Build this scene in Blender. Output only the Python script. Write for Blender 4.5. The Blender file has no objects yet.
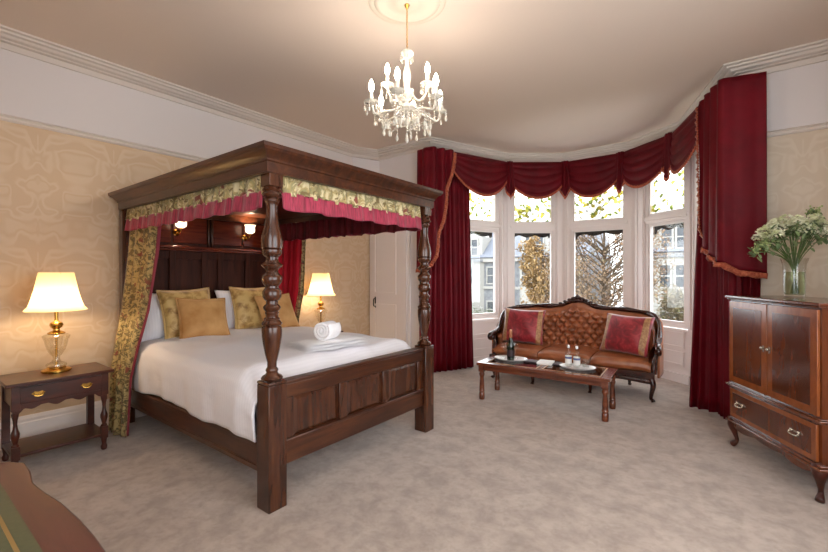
import bpy, math, random
from mathutils import Vector, Matrix
random.seed(7)
sc = bpy.context.scene
COL = sc.collection
PI = math.pi
sin, cos = math.sin, math.cos
def clamp(x, a=0.0, b=1.0): return max(a, min(b, x))
def lerp(a, b, t): return a + (b - a) * t
def sstep(x): x = clamp(x); return x * x * (3 - 2 * x)
def interp(x, pts):
    if x <= pts[0][0]: return pts[0][1]
    for (x0, y0), (x1, y1) in zip(pts, pts[1:]):
        if x <= x1: return lerp(y0, y1, (x - x0) / (x1 - x0) if x1 > x0 else 0)
    return pts[-1][1]
def catmull(P, n):
    P = [Vector(p) for p in P]; out = []
    for i in range(len(P) - 1):
        a = P[max(i - 1, 0)]; b = P[i]; c = P[i + 1]; d = P[min(i + 2, len(P) - 1)]
        for k in range(n):
            t = k / n
            out.append(0.5 * ((2 * b) + (c - a) * t + (2 * a - 5 * b + 4 * c - d) * t * t + (3 * b - a - 3 * c + d) * t ** 3))
    out.append(P[-1]); return out
class Path2:
    def __init__(s, pts):
        s.p = [Vector((p[0], p[1])) for p in pts]; s.l = [0]
        for a, b in zip(s.p, s.p[1:]): s.l.append(s.l[-1] + (b - a).length)
    def at(s, u):
        d = clamp(u) * s.l[-1]
        for i in range(len(s.p) - 1):
            if d <= s.l[i + 1] + 1e-9:
                seg = s.p[i + 1] - s.p[i]; t = (d - s.l[i]) / max(seg.length, 1e-9)
                q = s.p[i] + seg * t; n = seg.normalized(); return q, Vector((n.y, -n.x))
        return s.p[-1], Vector((0, -1))

# ------------------------------------------------------------------ mesh builder
class MB:
    def __init__(s): s.v = []; s.f = []
    def add(s, vs, fs):
        b = len(s.v); s.v += [Vector(p) for p in vs]; s.f += [tuple(i + b for i in q) for q in fs]; return s
    def box(s, x0, x1, y0, y1, z0, z1):
        return s.add([(x0,y0,z0),(x1,y0,z0),(x1,y1,z0),(x0,y1,z0),(x0,y0,z1),(x1,y0,z1),(x1,y1,z1),(x0,y1,z1)],
                     [(0,3,2,1),(4,5,6,7),(0,1,5,4),(1,2,6,5),(2,3,7,6),(3,0,4,7)])
    def cbox(s, c, d, rz=0):
        b = MB().box(-d[0]/2, d[0]/2, -d[1]/2, d[1]/2, -d[2]/2, d[2]/2).xf(Matrix.Translation(c) @ Matrix.Rotation(rz, 4, 'Z'))
        return s.join(b)
    def join(s, o): return s.add(o.v, o.f)
    def xf(s, M): s.v = [M @ p for p in s.v]; return s
    def lathe(s, prof, c=(0,0,0), seg=20, axis='Z', caps=True):
        vs = []; fs = []; n = len(prof)
        for r, z in prof:
            for k in range(seg):
                a = 2 * PI * k / seg; vs.append((r * cos(a), r * sin(a), z))
        for i in range(n - 1):
            for k in range(seg):
                k2 = (k + 1) % seg; fs.append((i*seg+k, i*seg+k2, (i+1)*seg+k2, (i+1)*seg+k))
        if caps:
            fs.append(tuple(range(seg - 1, -1, -1))); fs.append(tuple((n-1)*seg + k for k in range(seg)))
        M = {'Z': Matrix(), 'Y': Matrix.Rotation(-PI/2, 4, 'X'), 'X': Matrix.Rotation(PI/2, 4, 'Y')}[axis]
        return s.join(MB().add(vs, fs).xf(Matrix.Translation(c) @ M))
    def tube(s, pts, r, seg=8, caps=True):
        pts = [Vector(p) for p in pts]; n = len(pts)
        rr = r if isinstance(r, (list, tuple)) else [r] * n
        t0 = (pts[1] - pts[0]).normalized()
        up = Vector((0,0,1)) if abs(t0.z) < .9 else Vector((1,0,0))
        N = (up - t0 * up.dot(t0)).normalized(); vs = []; fs = []
        for i, p in enumerate(pts):
            t = (pts[min(i+1, n-1)] - pts[max(i-1, 0)]).normalized()
            N = (N - t * N.dot(t)).normalized(); B = t.cross(N)
            for k in range(seg):
                a = 2*PI*k/seg; vs.append(p + (N * cos(a) + B * sin(a)) * rr[i])
        for i in range(n - 1):
            for k in range(seg):
                k2 = (k+1) % seg; fs.append((i*seg+k, i*seg+k2, (i+1)*seg+k2, (i+1)*seg+k))
        if caps: fs.append(tuple(range(seg-1, -1, -1))); fs.append(tuple((n-1)*seg + k for k in range(seg)))
        return s.add(vs, fs)
    def prism(s, out, z0, z1, M=None):
        n = len(out); vs = [(x, y, z0) for x, y in out] + [(x, y, z1) for x, y in out]
        fs = [tuple(range(n-1, -1, -1)), tuple(range(n, 2*n))] + [(i, (i+1) % n, n + (i+1) % n, n + i) for i in range(n)]
        b = MB().add(vs, fs)
        if M: b.xf(M)
        return s.join(b)
    def grid(s, nu, nv, fn, wrap=False):
        vs = [fn(i / nu, j / nv) for j in range(nv + 1) for i in range(nu + 1)]
        fs = [(j*(nu+1)+i, j*(nu+1)+i+1, (j+1)*(nu+1)+i+1, (j+1)*(nu+1)+i) for j in range(nv) for i in range(nu)]
        return s.add(vs, fs)
    def sweep(s, path, prof, closed=False, side=1):
        """profile (offset to the side, z) swept along a 2D path with mitred corners"""
        P = [Vector(p) for p in path]; n = len(P); rings = []
        for i in range(n):
            a = P[i-1] if (i > 0 or closed) else None; b = P[(i+1) % n] if (i < n-1 or closed) else None
            d1 = (P[i]-a).normalized() if a is not None else None; d2 = (b-P[i]).normalized() if b is not None else None
            if d1 is None: d1 = d2
            if d2 is None: d2 = d1
            n1 = Vector((-d1.y, d1.x)); n2 = Vector((-d2.y, d2.x)); m = (n1 + n2).normalized(); m = m / max(m.dot(n1), .3)
            rings.append([(P[i].x + m.x*o*side, P[i].y + m.y*o*side, z) for o, z in prof])
        k = len(prof); vs = [q for r in rings for q in r]; fs = []
        for i in range(n if closed else n-1):
            j = (i+1) % n
            for q in range(k):
                q2 = (q+1) % k; fs.append((i*k+q, i*k+q2, j*k+q2, j*k+q))
        if not closed: fs += [tuple(range(k)), tuple((n-1)*k + q for q in range(k-1, -1, -1))]
        return s.add(vs, fs)
    def sph(s, c, r, seg=10, rings=6, sc3=(1,1,1)):
        prof = [(max(sin(PI*i/rings), .001)*r, -cos(PI*i/rings)*r) for i in range(rings+1)]
        b = MB().lathe(prof, seg=seg); b.v = [Vector((p.x*sc3[0]+c[0], p.y*sc3[1]+c[1], p.z*sc3[2]+c[2])) for p in b.v]
        return s.join(b)
    def build(s, name, m, parent=None, world=False, smooth=35, bevel=0, solid=0, label=None, sub=0, off=0):
        if world and parent is not None:
            top = parent
            while top.parent is not None: top = top.parent
            Mi = Matrix.Rotation(-top.rotation_euler.z, 4, 'Z') @ Matrix.Translation(-Vector(top.location)); s.xf(Mi)
        me = bpy.data.meshes.new(name); me.from_pydata([tuple(p) for p in s.v], [], s.f); me.update()
        import bmesh
        bm = bmesh.new(); bm.from_mesh(me); bmesh.ops.recalc_face_normals(bm, faces=bm.faces); bm.to_mesh(me); bm.free()
        if smooth:
            for p in me.polygons: p.use_smooth = True
            me.set_sharp_from_angle(angle=math.radians(smooth))
        me.materials.append(m)
        o = bpy.data.objects.new(name, me); COL.objects.link(o)
        if parent is not None: o.parent = parent
        if solid:
            md = o.modifiers.new('thick', 'SOLIDIFY'); md.thickness = solid; md.offset = off
        if bevel:
            md = o.modifiers.new('bevel', 'BEVEL'); md.width = bevel; md.segments = 2; md.limit_method = 'ANGLE'; md.angle_limit = math.radians(40)
        if sub:
            md = o.modifiers.new('sub', 'SUBSURF'); md.levels = sub; md.render_levels = sub
        if label: o['label'] = label
        return o
def tag(o, label, cat, group=None, kind=None):
    o['label'] = label; o['category'] = cat
    if group: o['group'] = group
    if kind: o['kind'] = kind
    return o
def thing(name, loc, rz, label, cat, group=None):
    o = bpy.data.objects.new(name, None); COL.objects.link(o); o.location = loc; o.rotation_euler = (0, 0, rz)
    o.empty_display_size = .1
    return tag(o, label, cat, group)
def struct(name, mb, m, **k):
    o = mb.build(name, m, **k)
    if not o.parent: o['kind'] = 'structure'
    return o
def copy_tree(o, parent=None):
    c = o.copy(); COL.objects.link(c)
    if parent is not None: c.parent = parent
    for ch in [x for x in bpy.data.objects if x.parent == o]: copy_tree(ch, c)
    return c

# ------------------------------------------------------------------ materials
def srgb(r, g, b):
    return tuple(((c/255)/12.92 if c/255 <= .04045 else ((c/255+.055)/1.055)**2.4) for c in (r, g, b)) + (1,)
class M_:
    def __init__(s, name):
        s.m = bpy.data.materials.new(name); s.m.use_nodes = True; s.t = s.m.node_tree; s.b = s.t.nodes['Principled BSDF']
        s.out = s.t.nodes['Material Output']; s.tc = None
    def n(s, kind, **k):
        x = s.t.nodes.new(kind)
        for a, v in k.items():
            if a.startswith('i_'): x.inputs[a[2:].replace('_', ' ')].default_value = v
            else: setattr(x, a, v)
        return x
    def l(s, a, b): s.t.links.new(a, b)
    def coord(s, scale=(1,1,1), rot=(0,0,0), out='Object'):
        if s.tc is None: s.tc = s.n('ShaderNodeTexCoord')
        mp = s.n('ShaderNodeMapping'); mp.inputs['Scale'].default_value = scale; mp.inputs['Rotation'].default_value = rot
        s.l(s.tc.outputs[out], mp.inputs[0]); return mp.outputs[0]
    def noise(s, scale=5, detail=3, co=None, rough=.5, dist=0):
        x = s.n('ShaderNodeTexNoise'); x.inputs['Scale'].default_value = scale; x.inputs['Detail'].default_value = detail
        x.inputs['Roughness'].default_value = rough; x.inputs['Distortion'].default_value = dist
        s.l(co if co is not None else s.coord(), x.inputs['Vector']); return x.outputs['Fac']
    def ramp(s, fac, stops, interp='LINEAR'):
        r = s.n('ShaderNodeValToRGB'); r.color_ramp.interpolation = interp; e = r.color_ramp.elements
        e[0].position = stops[0][0]; e[0].color = stops[0][1]; e[1].position = stops[-1][0]; e[1].color = stops[-1][1]
        for p, c in stops[1:-1]: q = e.new(p); q.color = c
        s.l(fac, r.inputs[0]); return r.outputs[0]
    def math(s, op, a, b=0.0):
        x = s.n('ShaderNodeMath', operation=op)
        for i, q in enumerate((a, b)):
            if hasattr(q, 'node'): s.l(q, x.inputs[i])
            else: x.inputs[i].default_value = q
        return x.outputs[0]
    def mix(s, fac, a, b):
        x = s.n('ShaderNodeMix', data_type='RGBA')
        for i, q in ((0, fac), (6, a), (7, b)):
            if hasattr(q, 'node'): s.l(q, x.inputs[i])
            else: x.inputs[i].default_value = q
        return x.outputs[2]
    def col(s, c):
        if hasattr(c, 'node'): s.l(c, s.b.inputs['Base Color'])
        else: s.b.inputs['Base Color'].default_value = c
        return s
    def p(s, **k):
        for a, v in k.items(): s.b.inputs[a.replace('_', ' ')].default_value = v
        return s
    def bump(s, h, strength=.3, dist=.01):
        x = s.n('ShaderNodeBump'); x.inputs['Strength'].default_value = strength; x.inputs['Distance'].default_value = dist
        s.l(h, x.inputs['Height']); s.l(x.outputs[0], s.b.inputs['Normal']); return s
W1 = (1,1,1,1); K0 = (0,0,0,1)
def plain(name, c, rough=.5, **k): return M_(name).col(c).p(Roughness=rough, **k).m
def wood(name, dark, mid, light, scale=(6,6,1), rough=.3, coat=.12):
    a = M_(name); co = a.coord(scale); f = a.noise(3.0, 6, co, .6, .5); g = a.noise(18, 3, a.coord(tuple(x*3 for x in scale)), .6)
    c = a.ramp(f, [(.25, dark), (.5, mid), (.78, light)]); c2 = a.mix(a.math('MULTIPLY', g, .45), c, dark)
    a.col(c2).p(Roughness=rough, Coat_Weight=coat, Coat_Roughness=.12); a.bump(g, .05, .002); return a.m
def paint(name, c, bump=.05, rough=.6):
    a = M_(name); f = a.noise(60, 3); a.col(c).p(Roughness=rough); a.bump(f, bump, .002); return a.m
MAT = {}
bed_d, bed_m, bed_l = srgb(36,15,8), srgb(73,37,20), srgb(108,62,33)
MAT['bed_h'] = wood('headboard_mahogany', srgb(38,15,8), srgb(66,30,17), srgb(84,42,24), (7,7,.8), .6, 0)
MAT['bed_h'].node_tree.nodes['Principled BSDF'].inputs['Specular IOR Level'].default_value = .2
MAT['bed_v'] = wood('mahogany_upright', bed_d, bed_m, bed_l, (7,7,.8), .24, .3)
MAT['bed_x'] = wood('mahogany_long', bed_d, bed_m, bed_l, (.8,7,7), .3)
MAT['bed_y'] = wood('mahogany_cross', bed_d, bed_m, bed_l, (7,.8,7), .3)
MAT['bed_red'] = wood('red_mahogany', srgb(60,18,10), srgb(104,40,22), srgb(130,58,30), (7,.8,7), .25)
MAT['dark'] = wood('dark_oak', srgb(38,13,7), srgb(72,27,14), srgb(98,44,25), (5,1,5), .32)
MAT['rose'] = wood('carved_rosewood', srgb(30,12,9), srgb(58,25,17), srgb(82,40,26), (2,6,6), .25)
MAT['table'] = wood('coffee_table_wood', srgb(64,26,15), srgb(112,56,33), srgb(146,82,50), (1,7,7), .2, .5)
MAT['cab'] = wood('flame_mahogany', srgb(62,27,12), srgb(94,44,20), srgb(122,62,29), (2.6,2.6,.6), .22, .5)
MAT['cab_band'] = wood('satinwood_banding', srgb(112,56,24), srgb(142,76,34), srgb(158,90,44), (8,8,2), .25, .5)
MAT['cab_edge'] = wood('polished_edge', srgb(84,38,18), srgb(110,56,28), srgb(128,70,38), (8,8,2), .1, 1.0)
MAT['desk'] = wood('desk_mahogany', srgb(64,26,22), srgb(82,38,31), srgb(96,48,39), (1,6,6), .3, .3)
MAT['white'] = paint('white_gloss_paint', srgb(226,216,212), .02, .35)
MAT['wallwhite'] = paint('white_wall_paint', srgb(214,206,204), .04)
MAT['ceil'] = paint('ceiling_paint', srgb(218,201,187), .03, .8)
MAT['cornice'] = paint('cornice_plaster', srgb(208,197,188), .03, .7)
MAT['brass'] = plain('brass', srgb(214,168,84), .22, Metallic=1.0)
MAT['silver'] = plain('silver_tray', srgb(236,234,232), .3, Metallic=.55)
MAT['nickel'] = plain('antique_nickel', srgb(196,186,170), .25, Metallic=1.0)
MAT['ivory'] = plain('ivory_plastic', srgb(238,230,214), .35)
MAT['blackm'] = plain('dark_metal', srgb(30,26,24), .4, Metallic=.6)
def damask(name, base, lightc):
    a = M_(name); tc = a.n('ShaderNodeTexCoord'); sp = a.n('ShaderNodeSeparateXYZ'); a.l(tc.outputs['Object'], sp.inputs[0])
    h = a.math('ADD', sp.outputs[0], sp.outputs[1])
    def wave(q, per): return a.math('SINE', a.math('MULTIPLY', q, 2*PI/per))
    def cosw(q, per): return a.math('COSINE', a.math('MULTIPLY', q, 2*PI/per))
    m1 = a.math('ABSOLUTE', wave(h, 1.04))                # mirror repeat across the paper
    cx = a.n('ShaderNodeCombineXYZ'); a.l(m1, cx.inputs[0]); a.l(a.math('MULTIPLY', wave(sp.outputs[2], .95), .6), cx.inputs[1])
    a.l(a.math('MULTIPLY', cosw(sp.outputs[2], .95), .6), cx.inputs[2])
    no = a.n('ShaderNodeTexNoise'); no.inputs['Scale'].default_value = 1.9; no.inputs['Detail'].default_value = .6; no.inputs['Distortion'].default_value = .5
    a.l(cx.outputs[0], no.inputs['Vector'])
    r = a.ramp(no.outputs['Fac'], [(.40, K0), (.47, W1), (.51, W1), (.57, K0), (.60, K0), (.68, (.8,.8,.8,1))])
    grain = a.noise(70, 2)
    c = a.mix(r, base, lightc); a.col(c).p(Roughness=.55); a.bump(grain, .08, .002); return a.m
MAT['paperA'] = damask('lamp_warmed_gold_damask', srgb(201,172,140), srgb(208,183,154))  # gold paper with the lamplight's warmth put into its colours
MAT['paperB'] = damask('cream_damask_wallpaper', srgb(200,182,160), srgb(206,190,170))
def carpet():
    a = M_('cut_pile_carpet'); f = a.noise(5.5, 4, a.coord((1,1,1)), .65, .3); g = a.noise(260, 2); k = a.noise(16, 4, None, .7)
    c = a.ramp(f, [(.33, srgb(160,143,130)), (.5, srgb(181,163,150)), (.68, srgb(194,177,163))])
    c = a.mix(a.ramp(k, [(.46, K0), (.70, (.5,.5,.5,1))]), c, srgb(136,118,104))
    c = a.mix(a.math('MULTIPLY', g, .35), c, srgb(132,112,98))
    a.col(c).p(Roughness=.95, Sheen_Weight=.3, Sheen_Roughness=.5); a.bump(a.math('ADD', g, a.math('MULTIPLY', k, .6)), .5, .006); return a.m
MAT['carpet'] = carpet()
def velvet(name, c1, c2, sheen=.35, scale=5, rough=.7, tint=None):
    a = M_(name); f = a.noise(scale, 4); g = a.noise(150, 2); a.col(a.ramp(f, [(.3, c1), (.7, c2)])).p(Roughness=rough, Sheen_Weight=sheen, Sheen_Roughness=.35); a.b.inputs['Specular IOR Level'].default_value = .2
    if tint: a.p(Sheen_Tint=tint)
    a.bump(g, .12, .002); return a.m
MAT['red'] = velvet('crimson_velvet', srgb(84,0,13), srgb(106,4,21), .03, 5, .6, srgb(220,90,100))
MAT['redd'] = velvet('crimson_velvet_swag', srgb(78,2,11), srgb(98,6,19), .03, 5, .6, srgb(210,90,90))
MAT['lining'] = velvet('red_lining', srgb(160,14,30), srgb(180,22,40), .1)
MAT['liningd'] = velvet('maroon_lining', srgb(70,14,20), srgb(100,22,30), .05, 8)
MAT['liningp'] = velvet('dull_pink_braid', srgb(126,44,54), srgb(146,60,66), .1)
MAT['fringe'] = velvet('gold_red_fringe', srgb(140,58,44), srgb(184,104,72), .2, 60)
MAT['gold'] = velvet('gold_velvet', srgb(172,120,66), srgb(208,160,104), .5, 6, .6, srgb(255,225,170))
def brocade():
    a = M_('gold_brocade'); v = a.n('ShaderNodeTexVoronoi'); v.inputs['Scale'].default_value = 13; a.l(a.coord(), v.inputs['Vector'])
    f = a.noise(16, 3, None, .5, 1.2); c = a.ramp(a.math('ADD', a.math('MULTIPLY', v.outputs['Distance'], .8), f), [(.45, srgb(122,86,38)), (.75, srgb(168,128,64)), (1., srgb(200,164,100))])
    a.col(c).p(Roughness=.5, Sheen_Weight=.3); a.bump(f, .2, .003); return a.m
MAT['brocade'] = brocade()
def floral(name, s=1.0, ground=srgb(206,190,146), pale=False):
    q1, q2 = (srgb(150,140,96), srgb(140,128,88)) if pale else (srgb(96,84,46), srgb(84,72,44))
    a = M_(name); f = a.noise(11*s, 3, None, .55, 1.8); g = a.noise(17*s, 3, a.coord((1,1,1), (.5,.7,.2)), .55, 1.0); k = a.noise(7*s, 2, a.coord((1,1,1), (1.5,.2,.9)), .5, 1.5)
    c = a.ramp(f, [(.42, ground), (.5, srgb(170,146,92)), (.55, q1), (.61, q2), (.66, ground)])
    c = a.mix(a.ramp(g, [(.56, K0), (.6, W1)]), c, srgb(112,92,52)); c = a.mix(a.ramp(k, [(.63, K0), (.67, W1)]), c, srgb(124,62,44))
    a.col(c).p(Roughness=.75, Sheen_Weight=.15); a.bump(f, .1, .003); return a.m
MAT['floral'] = floral('floral_tapestry', 1.4, srgb(180,156,104)); MAT['floralv'] = floral('floral_valance', 1.0, srgb(208,192,150), True)
def pinkf():
    a = M_('pink_bullion'); g = a.noise(14, 2, a.coord((9,9,.3))); a.col(a.ramp(g, [(.35, srgb(122,22,46)), (.6, srgb(170,46,74))])).p(Roughness=.65, Sheen_Weight=.2)
    a.bump(g, .5, .004); return a.m
MAT['pink'] = pinkf()
def linen():
    a = M_('white_cotton'); w = a.n('ShaderNodeTexWave', wave_type='BANDS', bands_direction='X'); w.inputs['Scale'].default_value = 14
    a.l(a.coord(), w.inputs['Vector']); f = a.noise(4, 4, None, .55, .6); g = a.noise(200, 2)
    a.col(a.mix(w.outputs['Fac'], srgb(232,227,230), srgb(237,232,235))).p(Roughness=.7, Sheen_Weight=.2)
    a.bump(a.math('ADD', f, a.math('MULTIPLY', g, .1)), .35, .02); return a.m
MAT['linen'] = linen()
MAT['towel'] = velvet('white_towelling', srgb(244,241,243), srgb(250,248,249), .3, 40, .9)
def leather():
    a = M_('tan_leather'); f = a.noise(5, 4, None, .6, .8); g = a.noise(90, 3)
    a.col(a.ramp(f, [(.3, srgb(122,64,36)), (.55, srgb(156,90,54)), (.75, srgb(180,112,72))])).p(Roughness=.36, Coat_Weight=.15, Coat_Roughness=.3)
    a.bump(g, .12, .002); return a.m
MAT['leather'] = leather()
def greenl():
    a = M_('green_leather'); g = a.noise(80, 3); a.col(a.mix(g, srgb(62,66,44), srgb(84,84,58))).p(Roughness=.42); a.bump(g, .1, .002); return a.m
MAT['greenl'] = greenl()
def redcush():
    a = M_('red_gold_cushion'); tc = a.n('ShaderNodeTexCoord'); sp = a.n('ShaderNodeSeparateXYZ'); a.l(tc.outputs['Object'], sp.inputs[0])
    ax = a.math('ABSOLUTE', sp.outputs[0]); e = a.math('MULTIPLY', a.math('GREATER_THAN', ax, .19), a.math('LESS_THAN', ax, .245))
    f = a.noise(9, 4, None, .6, 1.5); r = a.ramp(f, [(.35, srgb(104,10,22)), (.55, srgb(146,24,38)), (.7, srgb(176,54,60))])
    gd = a.ramp(a.noise(40, 2), [(.3, srgb(140,92,52)), (.7, srgb(184,136,88))])
    a.col(a.mix(e, r, gd)).p(Roughness=.45, Sheen_Weight=.35); a.bump(f, .15, .006); return a.m
MAT['redcush'] = redcush()
def glassy(name, tint=W1, fac=.12, rough=.02, ior=1.45):
    """thin clear glass: light passes straight through, a little is mirrored"""
    a = M_(name); tr = a.n('ShaderNodeBsdfTransparent'); tr.inputs[0].default_value = tint
    gl = a.n('ShaderNodeBsdfGlossy'); gl.inputs['Roughness'].default_value = rough
    lw = a.n('ShaderNodeLayerWeight'); lw.inputs[0].default_value = .5; f0 = ((ior-1)/(ior+1))**2
    fr = a.math('ADD', a.math('MULTIPLY', a.math('POWER', lw.outputs['Facing'], 5), .85), f0 + fac)
    mx = a.n('ShaderNodeMixShader'); a.l(a.math('MINIMUM', fr, 1.0), mx.inputs[0]); a.l(tr.outputs[0], mx.inputs[1]); a.l(gl.outputs[0], mx.inputs[2])
    a.l(mx.outputs[0], a.out.inputs[0]); return a.m
MAT['pane'] = glassy('window_glass', (.97,.98,.98,1), 0.0)
MAT['tglass'] = glassy('smoked_table_glass', (.62,.58,.56,1), .14, .03)
MAT['crystal'] = glassy('crystal_glass', (.97,.94,.87,1), .15, .15, 1.4)
MAT['clear'] = glassy('clear_glass', (.96,.97,.96,1), .03, .08, 1.3)
MAT['water'] = glassy('vase_water', (.80,.86,.72,1), .03, .05, 1.33)
MAT['bottle'] = plain('dark_green_bottle', srgb(14,26,14), .08, Coat_Weight=.6)
MAT['foil'] = plain('copper_foil', srgb(206,140,104), .35, Metallic=.6)
MAT['paper'] = plain('paper', srgb(240,238,234), .6)
MAT['label'] = plain('bottle_label', srgb(96,104,150), .6)
MAT['bookd'] = plain('dark_cover', srgb(52,34,38), .4)
def stained():
    a = M_('stained_glass'); co = a.coord((1,1,1)); v = a.n('ShaderNodeTexVoronoi', feature='DISTANCE_TO_EDGE'); v.inputs['Scale'].default_value = 22; a.l(co, v.inputs['Vector'])
    v2 = a.n('ShaderNodeTexVoronoi'); v2.inputs['Scale'].default_value = 22; a.l(co, v2.inputs['Vector'])
    sp = a.n('ShaderNodeSeparateXYZ'); a.l(v2.outputs['Color'], sp.inputs[0])
    c = a.ramp(sp.outputs[0], [(0, (.95,.95,.92,1)), (.42, (.97,.96,.9,1)), (.60, (.46,.42,.16,1)), (.70, (.6,.58,.24,1)), (.76, (.30,.33,.14,1)), (.83, (.93,.93,.9,1)), (1, (.8,.7,.6,1))], 'CONSTANT')
    lead = a.math('GREATER_THAN', v.outputs['Distance'], .02)
    tr = a.n('ShaderNodeBsdfTransparent'); tl = a.n('ShaderNodeBsdfTranslucent'); a.l(c, tr.inputs[0]); a.l(c, tl.inputs[0])
    m1 = a.n('ShaderNodeMixShader'); m1.inputs[0].default_value = .25; a.l(tr.outputs[0], m1.inputs[1]); a.l(tl.outputs[0], m1.inputs[2])
    df = a.n('ShaderNodeBsdfTransparent'); df.inputs[0].default_value = (.30,.29,.28,1)
    m2 = a.n('ShaderNodeMixShader'); a.l(lead, m2.inputs[0]); a.l(df.outputs[0], m2.inputs[1]); a.l(m1.outputs[0], m2.inputs[2])
    a.l(m2.outputs[0], a.out.inputs[0]); return a.m
MAT['stained'] = stained()
def shade_mat():
    a = M_('pleated_silk_shade'); tr = a.n('ShaderNodeBsdfTranslucent'); tr.inputs[0].default_value = srgb(236,212,168)
    df = a.n('ShaderNodeBsdfDiffuse'); df.inputs[0].default_value = srgb(232,214,182)
    m = a.n('ShaderNodeMixShader'); m.inputs[0].default_value = .55; a.l(df.outputs[0], m.inputs[1]); a.l(tr.outputs[0], m.inputs[2]); a.l(m.outputs[0], a.out.inputs[0]); return a.m
MAT['shade'] = shade_mat()
def emit(name, c, s):
    a = M_(name); e = a.n('ShaderNodeEmission'); e.inputs[0].default_value = c; e.inputs[1].default_value = s; a.l(e.outputs[0], a.out.inputs[0]); return a.m
BULB = 150.0
MAT['bulb'] = emit('lit_candle_bulb', (1,.88,.74,1), BULB)
MAT['lbulb'] = emit('lit_lamp_bulb', (1,.75,.46,1), 180)
MAT['gshade'] = emit('lit_opal_glass_shade', (1,.80,.55,1), 2.6)
MAT['rbulb'] = emit('lit_reading_bulb', (1,.74,.5,1), 900)

# ------------------------------------------------------------------ room shell
H = 3.20; AX = -4.46; BY = 4.72; CX = 1.15; DY = -.62; RAIL = 2.555
V = [(-3.32, BY), (-2.83, 6.03), (-2.09, 6.58), (-1.07, 6.56), (-.36, 6.03), (.07, BY)]   # bay, outer wall face inside room
TH = .22
floor = MB(); floor.prism([(AX-.2, DY-.2), (CX+.2, DY-.2), (CX+.2, BY), (V[5][0]+.1, BY), (V[4][0]+.15, V[4][1]+.05), (V[3][0]+.08, V[3][1]+.14), (V[2][0]-.08, V[2][1]+.14), (V[1][0]-.15, V[1][1]+.05), (V[0][0]-.1, BY), (AX-.2, BY)], -.12, 0)
struct('floor', floor, MAT['carpet'], smooth=0)
cl = MB(); cl.prism([(AX-.2, DY-.2), (CX+.2, DY-.2), (CX+.2, BY+.1), (V[5][0]+.2, BY+.1), (V[4][0]+.25, V[4][1]+.15), (V[3][0]+.15, V[3][1]+.26), (V[2][0]-.15, V[2][1]+.26), (V[1][0]-.25, V[1][1]+.15), (V[0][0]-.2, BY+.1), (AX-.2, BY+.1)], H, H+.12)
struct('ceiling', cl, MAT['ceil'], smooth=0)
struct('wall_left', MB().box(AX-.2, AX, DY-.2, BY+.2, 0, RAIL), MAT['paperA'], smooth=0)
struct('wall_left_frieze', MB().box(AX-.2, AX, DY-.2, BY+.2, RAIL, H), MAT['wallwhite'], smooth=0)
struct('wall_bay_side', MB().box(AX, V[0][0], BY, BY+.2, 0, H), MAT['wallwhite'], smooth=0)
struct('wall_right', MB().box(V[5][0], CX+.2, BY, BY+.2, 0, RAIL), MAT['paperB'], smooth=0)
struct('wall_right_frieze', MB().box(V[5][0], CX+.2, BY, BY+.2, RAIL, H), MAT['wallwhite'], smooth=0)
# unseen back and side walls; their windows are added to let in fill daylight
def wall_with_hole(name, a0, a1, h0, h1, z0, z1, place):
    b = MB()
    for q in ((a0, h0, 0, H), (h1, a1, 0, H), (h0, h1, 0, z0), (h0, h1, z1, H)): place(b, *q)
    struct(name, b, MAT['paperB'], smooth=0)
wall_with_hole('wall_side', DY, BY, 0.0, 2.8, .45, 2.95, lambda b, s0, s1, z0, z1: b.box(CX, CX+.2, s0, s1, z0, z1))
wall_with_hole('wall_back', AX, CX, -1.1, .7, .45, 2.95, lambda b, s0, s1, z0, z1: b.box(s0, s1, DY-.2, DY, z0, z1))
def added_window(name, M, w, z0, z1, d=.1):
    b = MB(); t = .07
    for q in ((-w/2, -w/2+t, z0, z1), (w/2-t, w/2, z0, z1), (-w/2+t, w/2-t, z0, z0+t), (-w/2+t, w/2-t, z1-t, z1), (-w/2+t, w/2-t, (z0+z1)/2-.025, (z0+z1)/2+.025)):
        b.box(q[0], q[1], 0, d, q[2], q[3])
    b.xf(M); o = struct(name, b, MAT['white']); g = MB().box(-w/2+t, w/2-t, .045, .05, z0+t, z1-t).xf(M); g.build('pane', MAT['pane'], o, smooth=0)
added_window('window_6', Matrix.Translation((CX+.05, 1.4, 0)) @ Matrix.Rotation(-PI/2, 4, 'Z'), 2.8, .45, 2.95)
added_window('window_7', Matrix.Translation((-.2, DY-.05, 0)) @ Matrix.Rotation(PI, 4, 'Z'), 1.8, .45, 2.95)

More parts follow.
